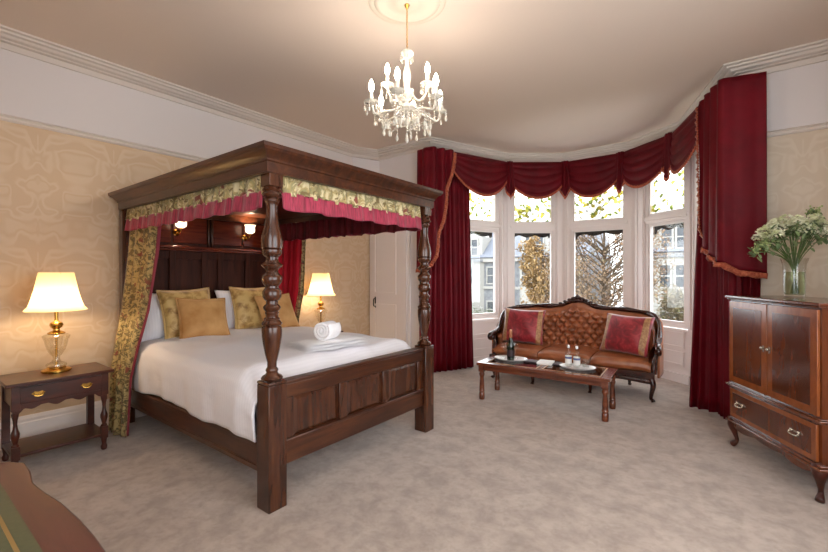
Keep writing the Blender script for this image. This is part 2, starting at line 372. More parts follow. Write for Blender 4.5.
# bay: for each of the five faces a low panelled wall, a lintel, posts and a window
SILL, TB, TT, HEAD = .67, 2.0, 2.17, 2.86
for i in range(5):
    a = Vector(V[i]); b = Vector(V[i+1]); L = (b - a).length; d = (b - a) / L; ang = math.atan2(d.y, d.x)
    M = Matrix.Translation((a.x, a.y, 0)) @ Matrix.Rotation(ang, 4, 'Z')     # local x along the wall, y outwards
    w = MB(); e = .0
    w.box(0, L, 0, TH, 0, SILL-.03); w.box(0, L, 0, TH, HEAD, H)
    struct('wall_bay', w.xf(M), MAT['white'], smooth=0)
    pm = (.075, .10, .09, .075, .075)[i]
    x0, x1 = pm, L - pm
    if i == 3: x0 = .15
    if i == 0: x0 = .30
    if i == 4: x1 = L - .30; x0 = .34
    posts = MB(); posts.box(0, x0, 0, TH*.36, SILL-.03, HEAD); posts.box(x1, L, 0, TH*.36, SILL-.03, HEAD)
    # beads standing on the posts
    for bx in (x0-.045, x1+.015): posts.box(bx, bx+.03, -.014, 0, SILL, HEAD)
    if i > 0: posts.box(0, .04, -.01, 0, 0.1, HEAD)
    struct('trim_%d' % (i+1), posts.xf(M), MAT['white'], smooth=0)
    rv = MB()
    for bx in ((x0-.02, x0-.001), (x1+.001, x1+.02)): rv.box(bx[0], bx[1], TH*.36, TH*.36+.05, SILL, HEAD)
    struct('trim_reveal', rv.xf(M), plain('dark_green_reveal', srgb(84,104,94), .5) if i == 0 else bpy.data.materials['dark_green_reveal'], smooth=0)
    # panel mouldings and sill
    pn = MB()
    def frame(bm, u0, u1, z0, z1, t=.03, dd=.014, y=0):
        bm.box(u0, u1, y-dd, y, z0, z0+t); bm.box(u0, u1, y-dd, y, z1-t, z1); bm.box(u0, u0+t, y-dd, y, z0+t, z1-t); bm.box(u1-t, u1, y-dd, y, z0+t, z1-t)
    frame(pn, .12, L-.12, .42, .62); frame(pn, .12, L-.12, .2, .38); pn.box(.03, L-.03, -.035, 0, 0, .11)
    struct('baseboard_bay', pn.xf(M), MAT['white'], smooth=0)
    f = MB(); y0, y1 = .02, .085; t = .045
    for q in ((x0, x0+t, SILL, HEAD), (x1-t, x1, SILL, HEAD), (x0+t, x1-t, SILL, SILL+.05), (x0+t, x1-t, HEAD-.05, HEAD), (x0+t, x1-t, TB+.03, TT-.03)):
        f.box(q[0], q[1], y0, y1, q[2], q[3])
    f.box(x0+.02, x1-.02, -.035, .02, SILL-.045, SILL-.005)
    f.box(x0+.01, x1-.01, -.005, y0, TB+.075, TT-.055)
    wn = struct('window_%d' % (i+1), f.xf(M), MAT['white'], smooth=0)
    s = MB(); t2 = .03
    u0, u1 = x0+t+.002, x1-t-.002
    for (za, zb) in ((SILL+.052, TB+.028), (TT-.028, HEAD-.052)):
        s.box(u0, u0+t2, .03, .075, za, zb); s.box(u1-t2, u1, .03, .075, za, zb); s.box(u0+t2, u1-t2, .03, .075, za, za+t2); s.box(u0+t2, u1-t2, .03, .075, zb-t2, zb)
    s.xf(M).build('sash', MAT['white'], wn, smooth=0)
    MB().box(u0+t2, u1-t2, .05, .055, SILL+.05+t2, TB+.03-t2).xf(M).build('pane', MAT['pane'], wn, smooth=0)
    MB().box(u0+t2, u1-t2, .05, .055, TT-.03+t2, HEAD-.05-t2).xf(M).build('stained_pane', MAT['stained'], wn, smooth=0, label='leaded upper pane with yellow and green glass')
    # scalloped dark blind board outside the head of the lower sash
    n = 5; out = [(u0, TB+.03)]; ww = (u1 - u0)
    for k in range(41):
        q = k / 40; x = u0 + ww*q; dep = .03 + .035*abs(cos(PI*q*2.5))**1.5 + (.04 if q < .06 or q > .94 else 0)
        out.append((x, TB + .0 - dep))
    out.append((u1, TB+.03))
    sb = MB().prism(out, 0, .012, Matrix(((1,0,0,0),(0,0,1,.13),(0,1,0,0),(0,0,0,1)))); sb.xf(M).build('scalloped_board', MAT['blackm'], wn, smooth=0)

# cornice, picture rails, skirting (each swept as one moulding)
Vr = [Vector(v) for v in V]
ring = [(CX, DY), (CX, BY), tuple(Vr[5]), tuple(Vr[4]), tuple(Vr[3]), tuple(Vr[2]), tuple(Vr[1]), tuple(Vr[0]), (AX+.19, BY), (AX, BY-.40), (AX, DY)]
cprof = [(0, H), (.165, H), (.165, H-.014), (.15, H-.018), (.137, H-.018), (.132, H-.032), (.117, H-.036), (.104, H-.036), (.09, H-.052), (.07, H-.058), (.055, H-.058), (.05, H-.066), (.012, H-.068), (.012, H-.112), (0, H-.114)]
struct('trim_cornice', MB().sweep(ring, cprof, closed=True, side=1), MAT['cornice'], smooth=20)
struct('trim_corner_casing', MB().prism([(AX, BY), (AX, BY-.40), (AX+.19, BY)], 2.3, H-.12), MAT['wallwhite'], smooth=0)
rp = [(0, RAIL+.03), (.018, RAIL+.028), (.03, RAIL+.015), (.018, RAIL+.004), (.02, RAIL-.008), (.01, RAIL-.02), (0, RAIL-.022)]
struct('trim_picture_rail', MB().sweep([(AX, BY-.405), (AX, DY)], rp, side=1), MAT['cornice'], smooth=0)
struct('trim_picture_rail', MB().sweep([(CX, DY), (CX, BY), (.24, BY)], rp, side=1), MAT['cornice'], smooth=0)
bp = [(0, 0), (.024, 0), (.024, .17), (.018, .18), (.018, .20), (.008, .225), (0, .225)]
struct('baseboard_left', MB().sweep([(AX, BY), (AX, DY)], bp, side=1), MAT['white'], smooth=0)
struct('baseboard_right', MB().sweep([(CX, DY), (CX, BY), (V[5][0]+.02, BY)], bp, side=1), MAT['white'], smooth=0)
# closet door in the bay-side wall
dr = MB().box(-4.43, -3.80, BY-.045, BY-.01, .005, 2.12)
frame(dr, -4.34, -3.90, 1.05, 2.0, .03, .012, BY-.045); frame(dr, -4.34, -3.90, .16, .9, .03, .012, BY-.045)
do = struct('door_1', dr, MAT['white'], smooth=0)
hb = MB().tube(catmull([(-4.31, BY-.05, .86), (-4.31, BY-.085, .87), (-4.31, BY-.09, .92), (-4.31, BY-.085, .97), (-4.31, BY-.05, .98)], 4), .008)
hb.cbox((-4.31, BY-.05, .92), (.022, .006, .17)); hb.build('door_handle', MAT['blackm'], do, label='dark metal pull handle')
struct('trim_door_frame', MB().box(-3.795, -3.70, BY-.06, BY, 0, 2.2).box(AX, -3.70, BY-.06, BY, 2.13, 2.2).box(-3.70, -3.66, BY-.035, BY, 0, 2.24), MAT['white'], smooth=0)

# ceiling rose
rz_ = MB().lathe([(.26, 0), (.262, -.012), (.25, -.018), (.225, -.016), (.215, -.024), (.19, -.026), (.15, -.016), (.10, -.018), (.085, -.026), (.05, -.028), (.001, -.028)], (-1.74, 2.2, H), 48)
struct('ceiling_rose', rz_, paint('rose_plaster', srgb(206,196,180), .02), smooth=40)

# ------------------------------------------------------------------ four-poster bed
bed = thing('four_poster_bed', (-3.2, 2.165, 0), 0, 'dark mahogany four poster bed with turned posts, panelled footboard and floral valance', 'bed')
PX, PY0, PY1, HX = -2.117, 1.413, 2.918, -4.36
def zz(y): return 1.35 - (y - 274.08) * .0058
prof = []
def add(y, r): prof.append((r, zz(y)))
for y, r in ((379,.058),(377.5,.062),(375.5,.054),(374,.038),(372,.032),(370,.036),(368.5,.034),(367,.027),(362,.027),(353,.040),(344,.050),(336,.056),(330,.057),(327,.056),(325.5,.048),(324.5,.056),(323,.058),(321.5,.052),(320,.044),(318.5,.046),(317,.036),(314.5,.036),(313,.040),(311.5,.036),
             (309,.048),(307,.050),(305.5,.044),(304,.034),(301,.034),(299.5,.044),(297,.052),(294,.054),(291,.052),(289.5,.046),(288,.038),(286,.038),(284.5,.046),(282,.055),(279.5,.058),(277,.058),(275,.050),(273,.038),(271,.034),(268.5,.040),(266.5,.056),(265,.060),(263.5,.052),(262,.040),(259.5,.034),(257,.036),(255.5,.048),(253,.056),(250,.056),(249,.050),
             (248,.060),(241,.061),(234,.054),(226,.042),(216,.032),(207,.031),(203,.036),(201.5,.044),(200,.044),(198.5,.038),(197,.052),(195,.058),(193.5,.054),(192,.046),(190.5,.054),(189,.048),(187,.040),(185,.036)):
    add(y, r)
for py in (PY0, PY1):
    b = MB(); b.lathe(prof, (PX, py, 0), 28)
    b.build('post', MAT['bed_v'], bed, world=True)
    q = MB().box(PX-.06, PX+.06, py-.06, py+.06, 0, .715).build('post_foot', MAT['bed_v'], bed, world=True, bevel=.004)
    MB().prism([(PX-.062, py-.062), (PX+.062, py-.062), (PX+.062, py+.062), (PX-.062, py+.062)], .715, .735).build('cap', MAT['bed_v'], q, world=True, bevel=.008)
    MB().box(PX-.045, PX+.045, py-.045, py+.045, zz(187), 1.95).build('post_head', MAT['bed_v'], bed, world=True, bevel=.003)
    MB().box(HX-.04, HX+.04, py-.05, py+.05, 0, 1.95).build('head_post', MAT['bed_v'], bed, world=True, bevel=.003)
# canopy
cx0, cx1, cy0, cy1 = -4.365, -2.065, 1.35, 2.98
rect = [(cx0, cy0), (cx0, cy1), (cx1, cy1), (cx1, cy0)]
cp = [(-.03, 1.925), (0, 1.925), (0, 1.93), (.004, 1.93), (.004, 1.985), (.012, 1.99), (.012, 2.0), (.018, 2.008), (.036, 2.03), (.052, 2.04), (.056, 2.048), (.062, 2.052), (.064, 2.074), (-.03, 2.074)]
cn = MB().sweep(rect, cp, closed=True, side=1); cn.build('canopy', MAT['bed_x'], bed, world=True, smooth=20)
MB().box(cx0+.01, cx1-.01, cy0+.01, cy1-.01, 2.0, 2.05).build('tester_board', MAT['bed_x'], bed, world=True, smooth=0)
# valances
def gathered(path, z1, z0, lab, m, amp, per, off, n=220, parent=None, name='valance', flare=.01, wig=.008, phase=0, both=True):
    P = Path2(path); L = P.l[-1]; k = L / per
    def fn(u, v):
        q, nn = P.at(u); s = u*k*2*PI + phase + .9*sin(u*k*2.3) + .5*sin(u*k*5.1)
        am = amp * (.55 + .45*v) * (1 + .3*sin(u*17))
        o = off + am*sin(s) + flare*v
        z = z1 + (z0 - z1)*v + wig*sin(s*.5+1)*v
        return (q.x + nn.x*o, q.y + nn.y*o, z)
    return MB().grid(n, 8, fn).build(name, m, parent, world=True, smooth=80, solid=.004)
sides = [((-4.30, 1.405), (-2.165, 1.405)), ((-2.125, 1.47), (-2.125, 2.86)), ((-2.165, 2.925), (-4.30, 2.925))]
for i, (a, b) in enumerate(sides):
    v = gathered((a, b), 1.935, 1.825, None, MAT['floralv'], .011, .085, .006, parent=bed, name='valance', phase=i)
    gathered((a, b), 1.838, 1.732 if i < 2 else 1.74, None, MAT['pink'], .008, .13, .016, parent=v, name='fringe', flare=.012, phase=i*2, wig=.006)
    if i == 2: gathered((a, b), 1.93, 1.735, None, MAT['liningd'], .012, .11, -.022, parent=v, name='lining', flare=-.004, phase=i*2, wig=.010)
# headboard: stiles, rails, panels and a ledge
hb = MB(); X0, X1 = HX-.01, HX+.02
hb.box(X0-.01, X0+.01, 1.46, 2.87, .25, 1.93)
hd = hb.build('headboard', MAT['bed_h'], bed, world=True, smooth=0)
st = MB()
for y in (1.46, 1.76, 2.07, 2.24, 2.55, 2.81): st.box(X0+.01, X1+.006, y, y+.06, .25, 1.58)
st.build('stile', MAT['bed_h'], hd, world=True, bevel=.006)
for ra, rb in ((1.5, 1.578), (.25, .5)): MB().box(X0+.011, X1, 1.462, 2.868, ra, rb).build('rail', MAT['bed_h'], hd, world=True, bevel=.005)
MB().box(X0+.01, X1+.07, 1.465, 2.865, 1.60, 1.625).box(X0+.01, X1+.045, 1.465, 2.865, 1.58, 1.60).build('ledge', MAT['bed_red'], hd, world=True, bevel=.006)
up = MB()
for ya, yb in ((1.5, 1.78), (1.8, 2.13), (2.19, 2.52), (2.54, 2.84)): up.box(X0+.01, X0+.022, ya, yb, 1.66, 1.92)
up.build('upper_panel', MAT['bed_red'], hd, world=True, bevel=.006)
MB().box(X0+.01, X1+.012, 2.135, 2.155, 1.63, 1.92).box(X0+.01, X1+.012, 2.17, 2.19, 1.63, 1.92).build('bead', MAT['bed_v'], hd, world=True, bevel=.006)
for yy in (1.83, 2.56):
    r = MB().lathe([(.03,0),(.034,.01),(.018,.02),(.012,.03)], (X0+.012, yy, 1.76), 16, 'X'); r.tube(catmull([(X0+.03, yy, 1.76), (X0+.09, yy, 1.75), (X0+.12, yy, 1.78), (X0+.12, yy, 1.80)], 5), .007)
    ro = r.build('reading_light', MAT['brass'], bed, world=True)
    MB().lathe([(.022, 1.80), (.045, 1.815), (.05, 1.84), (.047, 1.87), (.06, 1.895)], (X0+.12, yy, 0), 20, caps=False).build('shade', MAT['gshade'], ro, world=True, solid=.002)
    MB().sph((X0+.12, yy, 1.85), .02, sc3=(1,1,1.3)).build('bulb', MAT['rbulb'], ro, world=True)
# side rails and footboard
for y0 in (1.368, 2.922):
    sr = MB().box(HX+.04, PX-.06, y0, y0+.04, .20, .375); sr.build('side_rail', MAT['bed_x'], bed, world=True, bevel=.006)
    yb = y0-.008 if y0 < 2 else y0+.04
    MB().box(HX+.04, PX-.06, yb, yb+.008, .345, .37).box(HX+.04, PX-.06, yb, yb+.008, .205, .235).build('bead', MAT['bed_x'], bed, world=True, bevel=.003)
fb = MB(); FX0, FX1 = PX-.028, PX+.028
fb.box(FX0+.01, FX1-.018, PY0+.06, PY1-.06, .25, .70)
fo = fb.build('footboard', MAT['bed_y'], bed, world=True, smooth=0)
MB().box(FX0, FX1, PY0+.06, PY1-.06, .615, .70).box(FX0-.008, FX1+.008, PY0+.06, PY1-.06, .70, .722).build('top_rail', MAT['bed_y'], fo, world=True, bevel=.006)
MB().box(FX0, FX1, PY0+.06, PY1-.06, .225, .365).box(FX0, FX1+.012, PY0+.06, PY1-.06, .355, .375).build('bottom_rail', MAT['bed_y'], fo, world=True, bevel=.006)
yw = PY1 - PY0 - .12
for k in range(4):
    y = PY0 + .06 + (yw - .07) * k / 3
    MB().box(FX0, FX1, y, y+.07, .365, .615).build('stile', MAT['bed_v'], fo, world=True, bevel=.004)
    if k < 3:
        y2 = y + .07; y3 = PY0 + .06 + (yw - .07)*(k+1)/3
        c = MB(); xs = FX1-.018
        c.add([(xs, y2+.01, .375), (xs, y3-.01, .375), (xs, y3-.01, .608), (xs, y2+.01, .608), (xs+.01, y2+.03, .395), (xs+.01, y3-.03, .395), (xs+.01, y3-.03, .59), (xs+.01, y2+.03, .59)], [(4,5,6,7), (0,1,5,4), (1,2,6,5), (2,3,7,6), (3,0,4,7)])
        c.build('panel', MAT['bed_v'], fo, world=True, smooth=0)
# mattress
mt = MB().box(HX+.08, PX-.11, 1.45, 2.88, .30, .64).build('mattress', MAT['linen'], bevel=.05)
tag(mt, 'deep white mattress on the four poster bed, under the duvet', 'mattress')
# duvet: rounded slab whose sides fall to the rails
def duvet(u, v):
    # u along the bed (head->foot), v across
    x = lerp(-4.24, PX-.085, u)
    prof = [(0, 1.352, .385), (.05, 1.343, .47), (.12, 1.338, .60), (.18, 1.352, .695), (.23, 1.40, .755), (.29, 1.49, .775), (.38, 1.65, .782), (.5, 2.165, .782), (.62, 2.68, .782), (.71, 2.84, .775), (.77, 2.93, .755), (.82, 2.978, .695), (.88, 2.992, .60), (.95, 2.987, .47), (1, 2.978, .40)]
    y = interp(v, [(p[0], p[1]) for p in prof]); z = interp(v, [(p[0], p[2]) for p in prof])
    edge = sstep((1-u)/.09)                       # rolls down at the foot
    top = sstep((z - .45)/.3)
    z -= (1-edge)*.11*top
    z += .008*sin(9*x+3*y)*top + .006*sin(14*y-5*x+1)*top 
    side = 1-top
    y += side*(.012*sin(13*x+1.3) + .006*sin(31*x)) * (1 if y > 2.1 else -1)*.7
    if v < .03: z += .018*sin(5.2*x+.5)
    # hem dips towards the foot corner
    if v < .5: z -= (1-top)*.035*sstep((u-.8)/.2)
    return (x, y, z)
dv = MB().grid(110, 70, duvet); d_ = dv.build('duvet', MAT['linen'], smooth=80, solid=.012, off=-1)
tag(d_, 'thick white duvet spread over the four poster bed down to its rails', 'duvet')

def pillow(name, w, h, t, m, loc, rot, label, cat, group=None, pip=None, sag=.08, nf=26, fold=0.0):
    def surf(sg):
        def fn(u, v):
            a, b = 2*u-1, 2*v-1
            x = w/2*a*(1 - sag*(1-a*a)*0 - sag*(b*b < 2)*(1-abs(b))**0*0) ; y = h/2*b
            x = w/2*a*(1 - sag*(1 - b*b)); y = h/2*b*(1 - sag*(1 - a*a))
            th = t/2*(max(0, (1-abs(a)**3)*(1-abs(b)**3)))**.55
            th *= 1 + fold*sin(5*a+3*b)*.3
            return (x, y, sg*th)
        return fn
    b = MB().grid(nf, nf, surf(1)).grid(nf, nf, surf(-1))
    o = b.build(name, m, smooth=80)
    import bmesh
    bm = bmesh.new(); bm.from_mesh(o.data); bmesh.ops.remove_doubles(bm, verts=bm.verts, dist=.0006); bmesh.ops.recalc_face_normals(bm, faces=bm.faces); bm.to_mesh(o.data); bm.free()
    o.location = loc; o.rotation_euler = rot
    tag(o, label, cat, group)
    if pip:
        n = 28; pts = []
        for k in range(4*n+1):
            s = k / n; i = int(s) % 4; q = s - int(s)
            a, bb = [(2*q-1, -1), (1, 2*q-1), (1-2*q, 1), (-1, 1-2*q)][i]
            pts.append((w/2*a*(1-sag*(1-bb*bb)), h/2*bb*(1-sag*(1-a*a)), 0))
        MB().tube(pts, .008, 6).build('piping', pip, o)
    return o
# standing pillows: local x -> world y, local y -> up
def stand(lean, yaw=0, roll=0):
    R = Matrix.Rotation(yaw, 3, 'Z') @ Matrix.Rotation(-lean, 3, 'Y') @ Matrix(((0,0,1),(1,0,0),(0,1,0))) @ Matrix.Rotation(roll, 3, 'Z')
    return R.to_euler()
T = .775
pillow('pillow', .68, .46, .22, MAT['linen'], (-4.19, 1.74, T+.19), stand(.30), 'white bed pillow nearest the floral bed curtain, half behind gold cushions', 'pillow', 'white pillows at the headboard')
pillow('pillow', .68, .46, .22, MAT['linen'], (-4.19, 2.50, T+.19), stand(.30), 'white bed pillow on the window side, behind two gold cushions', 'pillow', 'white pillows at the headboard')
pillow('cushion', .47, .47, .16, MAT['brocade'], (-4.03, 1.80, T+.21), stand(.32, 0, .03), 'patterned gold brocade cushion nearest the floral bed curtain', 'cushion', 'gold cushions on the bed', MAT['brocade'])
pillow('cushion', .47, .47, .16, MAT['brocade'], (-4.05, 2.48, T+.21), stand(.30, 0, -.02), 'patterned gold brocade cushion by the window-side white pillow', 'cushion', 'gold cushions on the bed', MAT['brocade'])
pillow('cushion', .44, .40, .15, MAT['gold'], (-3.88, 2.0-.13, T+.165), stand(.42, -.06, -.05), 'plain gold velvet cushion leaning in front of the left brocade cushion', 'cushion', 'gold cushions on the bed', MAT['gold'])
pillow('cushion', .44, .40, .15, MAT['gold'], (-3.88, 2.66, T+.165), stand(.42, .05, .04), 'plain gold velvet cushion on the right, partly behind the near bed post', 'cushion', 'gold cushions on the bed', MAT['gold'])

# towels
TWA = math.radians(97)
def fold_towel():
    b = MB()
    for k in range(3):
        z0 = .002 + k*.021; w = .27 - k*.003; l = .56 - k*.012
        def sheet(u, v, z0=z0, w=w, l=l):
            a, c = 2*u-1, 2*v-1
            return (a*l/2 + .008*sin(4*c+k), c*w/2 + .006*sin(5*a+k*2), z0 + .012*(1-abs(c)**6)*(1-abs(a)**8) + .003*sin(7*a+2*k))
        def sheet0(u, v, f=sheet, z0=z0):
            p = f(u, v); return (p[0], p[1], z0)
        b.grid(20, 12, sheet).grid(20, 12, sheet0)
    return b
tw = fold_towel().build('folded_towel', MAT['towel'], smooth=60); tw.location = (-2.47, 2.16, .792); tw.rotation_euler = (0, 0, math.radians(82))
tag(tw, 'flat folded white towel lying on the duvet', 'towel')
spi = []
for k in range(90):
    a = k*.22; r = .003 + .0034*a; spi.append((r*cos(a), r*sin(a)))
rt = MB()
def roll(u, v):
    k = u*(len(spi)-1); i = min(int(k), len(spi)-2); f = k - i
    x = lerp(spi[i][0], spi[i+1][0], f); y = lerp(spi[i][1], spi[i+1][1], f); rr = 1 + .04*sin(v*PI)
    return (x*rr*1.05, (v-.5)*.155, y*rr)
rt.grid(178, 6, roll)
rto = rt.build('rolled_towel', MAT['towel'], smooth=80, solid=.02); rto.location = (-2.47, 2.13, .922); rto.rotation_euler = (0, 0, math.radians(16))
tag(rto, 'white towel rolled into a spiral, sitting on the folded towel', 'towel')

# bed curtains
def drape(name, pt, pb, z1, z0, folds, amp, m, label=None, cat=None, group=None, n=150, nv=40, bow=None, parent=None, solid=.004, off0=0, thickgap=None, wid=None, phase=0, sharp=1.0):
    """pt(u)->(x,y) at the top, pb(u)->(x,y) at the bottom; bow(v) blends"""
    A = Path2(pt); B = Path2(pb)
    def fn(u, v):
        qa, na = A.at(u); qb, nb = B.at(u); w = bow(v) if bow else v
        q = qa.lerp(qb, w); nn = na.lerp(nb, w)
        s = u*folds*2*PI + phase + .7*sin(u*folds*1.7+phase)
        o = off0 + amp*(.55+.45*v)*(math.copysign(abs(sin(s))**sharp, sin(s)) + .25*sin(2.3*s+1+v)) + .01*sin(v*3+u*9)
        zt = z0(u) if callable(z0) else z0
        return (q.x + nn.x*o, q.y + nn.y*o, z1 + (zt - z1)*v)
    o = MB().grid(n, nv, fn).build(name, m, parent, smooth=80, solid=solid, world=parent is not None)
    if label: tag(o, label, cat, group)
    return o
bl = drape('bed_curtain', [(-4.29, 1.432), (-3.70, 1.432)], [(-4.25, 1.25), (-3.94, 1.26)], 1.90, .012, 4, .022, MAT['floral'],
           'floral tapestry bed curtain by the near bedside table, hanging to the floor', 'curtain', 'floral bed curtains', bow=lambda v: interp(v, [(0,0),(.2,.12),(.45,.38),(.62,.7),(.75,.9),(1,1)]), n=120, solid=.006)
drape('lining', [(-3.70, 1.44), (-3.692, 1.44)], [(-3.94, 1.275), (-3.934, 1.28)], 1.90, .02, 1, .004, MAT['liningp'], bow=lambda v: interp(v, [(0,0),(.2,.12),(.45,.38),(.62,.7),(.75,.9),(1,1)]), n=8, parent=bl)
br = drape('bed_curtain', [(-4.30, 2.985), (-3.80, 2.985)], [(-4.32, 3.02), (-4.06, 3.03)], 1.90, .012, 4, .022, MAT['floral'],
           'bed curtain at the far side of the headboard, showing its bright red lining', 'curtain', 'floral bed curtains', bow=lambda v: interp(v, [(0,0),(.4,.3),(.6,.85),(1,1)]), n=120, solid=.004)
drape('lining', [(-4.30, 2.955), (-3.83, 2.955)], [(-4.32, 2.99), (-4.09, 3.0)], 1.90, .03, 4, .022, MAT['lining'], bow=lambda v: interp(v, [(0,0),(.4,.3),(.6,.85),(1,1)]), n=120, parent=br)

# ------------------------------------------------------------------ bedside tables and lamps
def bedside(loc, label, grp):
    t = thing('bedside_table', loc, 0, label, 'table', grp)     # local x: depth (front at +), y: along the wall
    D, W, Z = .43, .61, .615
    MB().box(-D/2, D/2, -W/2, W/2, Z-.022, Z).build('table_top', MAT['dark'], t, bevel=.006)
    cs = MB().box(-D/2+.03, D/2-.045, -W/2+.045, W/2-.045, .44, Z-.022); cs.build('case', MAT['dark'], t, smooth=0)
    # scalloped apron across the front
    out = [(-W/2+.04, .47)]
    for k in range(49):
        q = k/48; y = lerp(-W/2+.04, W/2-.04, q); e = abs(2*q-1)
        out.append((y, .435 + .012*sin(q*PI*8)*(e < .8) - .05*sstep((e-.72)/.28)))
    out.append((W/2-.04, .47))
    M = Matrix(((0,0,1,D/2-.045),(1,0,0,0),(0,1,0,0),(0,0,0,1)))
    MB().prism(out, -.012, .012, M).build('apron', MAT['dark'], t)
    dr = MB().box(D/2-.05, D/2-.028, -W/2+.075, W/2-.075, .468, .578).build('drawer', MAT['dark'], t, bevel=.004)
    for y in (-.135, .135):
        h = MB().prism([(y-.038, .525), (y-.02, .54), (y, .534), (y+.02, .54), (y+.038, .525), (y+.012, .508), (y, .513), (y-.012, .508)], 0, .003, Matrix(((0,0,1,D/2-.028),(1,0,0,0),(0,1,0,0),(0,0,0,1))))
        h.tube(catmull([(D/2-.02, y-.026, .53), (D/2-.012, y-.022, .515), (D/2-.01, y, .508), (D/2-.012, y+.022, .515), (D/2-.02, y+.026, .53)], 4), .0035)
        h.build('handle', MAT['brass'], dr)
    for sx in (-1, 1):
        for sy in (-1, 1):
            x, y = sx*(D/2-.05) + (.0 if sx > 0 else .0), sy*(W/2-.055)
            lg = MB().cbox((x, y, .51), (.045, .045, .17)); lg.cbox((x, y, .135), (.045, .045, .09))
            if sx > 0: lg.lathe([(.02,.18),(.022,.19),(.012,.20),(.018,.225),(.024,.25),(.024,.27),(.014,.30),(.011,.33),(.013,.36),(.019,.39),(.021,.405),(.014,.412),(.020,.425)], (x, y, 0), 16)
            else: lg.cbox((x, y, .30), (.045, .045, .25))
            lg.lathe([(.014,0),(.02,.01),(.022,.03),(.014,.045),(.016,.06),(.02,.09)], (x, y, 0), 14)
            lg.build('leg', MAT['dark'], t, bevel=.002)
    MB().box(-D/2+.03, D/2-.03, -W/2+.035, W/2-.035, .108, .13).build('shelf', MAT['dark'], t, bevel=.004)
    return t
bs = bedside((-4.005, .84, 0), 'dark oak bedside table with brass-handled drawer, left of the bed', 'bedside tables')
b2 = copy_tree(bs); b2.location = (-4.21, 3.42, 0); tag(b2, 'dark oak bedside table standing on the far side of the bed', 'table', 'bedside tables')
def lamp(loc, label):
    t = thing('table_lamp', loc, 0, label, 'lamp', 'glass bedside lamps')
    MB().lathe([(.085,0),(.09,.006),(.09,.016),(.075,.024),(.06,.028),(.056,.036),(.03,.04)], seg=32).build('base', MAT['brass'], t)
    MB().lathe([(.05,.036),(.062,.045),(.06,.06),(.03,.075),(.02,.095),(.022,.115),(.035,.13),(.052,.16),(.064,.20),(.07,.235),(.082,.262),(.084,.27),(.07,.28),(.045,.288)], seg=28).build('glass_body', MAT['crystal'], t, label='clear cut glass urn body')
    MB().lathe([(.012,.04),(.008,.08),(.008,.285)], seg=10).build('stem', MAT['brass'], t)
    MB().lathe([(.05,.284),(.055,.292),(.04,.302),(.022,.31),(.02,.322),(.036,.335),(.042,.352),(.036,.368),(.02,.378),(.012,.384),(.012,.46)], seg=24).build('collar', MAT['brass'], t)
    n = 72
    def sh(u, v):
        a = 2*PI*u; r = lerp(.187, .104, v**.55) ; r *= 1 + .012*(1 if int(u*n*2) % 2 else -1)*.6
        return (r*cos(a), r*sin(a), .462 + .285*v)
    MB().grid(n*2, 10, sh).build('shade', MAT['shade'], t, smooth=60)
    MB().lathe([(.012,.46),(.016,.475),(.03,.51),(.034,.535),(.026,.56),(.004,.572)], seg=16).build('bulb', MAT['lbulb'], t)
    MB().tube([(-.105,0,.74),(.105,0,.74)], .002).build('shade_ring', MAT['brass'], t)
    return t
l1 = lamp((-4.05, .85, .615), 'lit glass and brass lamp on the left bedside table')
l2 = copy_tree(l1); l2.location = (-4.2, 3.52, .615); tag(l2, 'lit glass and brass lamp beyond the far side of the bed', 'lamp', 'glass bedside lamps')

# ------------------------------------------------------------------ chandelier
ch = thing('chandelier', (-1.74, 2.2, H), 0, 'lit crystal chandelier with white candle bulbs hanging from the ceiling rose', 'chandelier')
MB().lathe([(.016,-.028),(.018,-.034),(.012,-.045),(.004,-.06)], seg=20).build('canopy', MAT['brass'], ch)
cb = MB(); N = 24
for k in range(N):
    z = -.058 - k*.0122; b = MB().tube([(.007*cos(a)*.7, 0, .009*sin(a)) for a in [2*PI*i/8 for i in range(9)]], .0016, 5)
    b.xf(Matrix.Translation((0, 0, z)) @ Matrix.Rotation(PI/2*(k % 2), 4, 'Z')); cb.join(b)
cb.build('chain', MAT['brass'], ch)
cry = plain('frosted_crystal', srgb(246,236,214), .12, Coat_Weight=.5)
cry2 = M_('pale_crystal').col(srgb(252,244,228)).p(Roughness=.1, Transmission_Weight=.45, IOR=1.5).m
MB().lathe([(.006,-.335),(.02,-.338),(.034,-.342),(.044,-.355),(.042,-.37),(.03,-.385),(.014,-.40),(.010,-.43),(.014,-.45),(.022,-.48),(.026,-.52),(.022,-.56),(.02,-.585),(.022,-.60),(.04,-.615),(.045,-.64),(.03,-.66),(.014,-.67),(.014,-.70),(.05,-.715),(.062,-.735),(.05,-.75),(.02,-.765),(.012,-.80),(.022,-.82),(.012,-.84),(.001,-.85)], seg=24).build('glass_column', cry2, ch)
def drop(b, p, s=1.0, n=3):
    z = p[2]
    for k in range(n):
        b.sph((p[0], p[1], z-.008*s), .006*s, 6, 4); z -= .016*s
    b.lathe([(.0015, z), (.006*s, z-.010*s), (.010*s, z-.024*s), (.006*s, z-.036*s), (.001, z-.042*s)], (p[0], p[1], 0), 6)
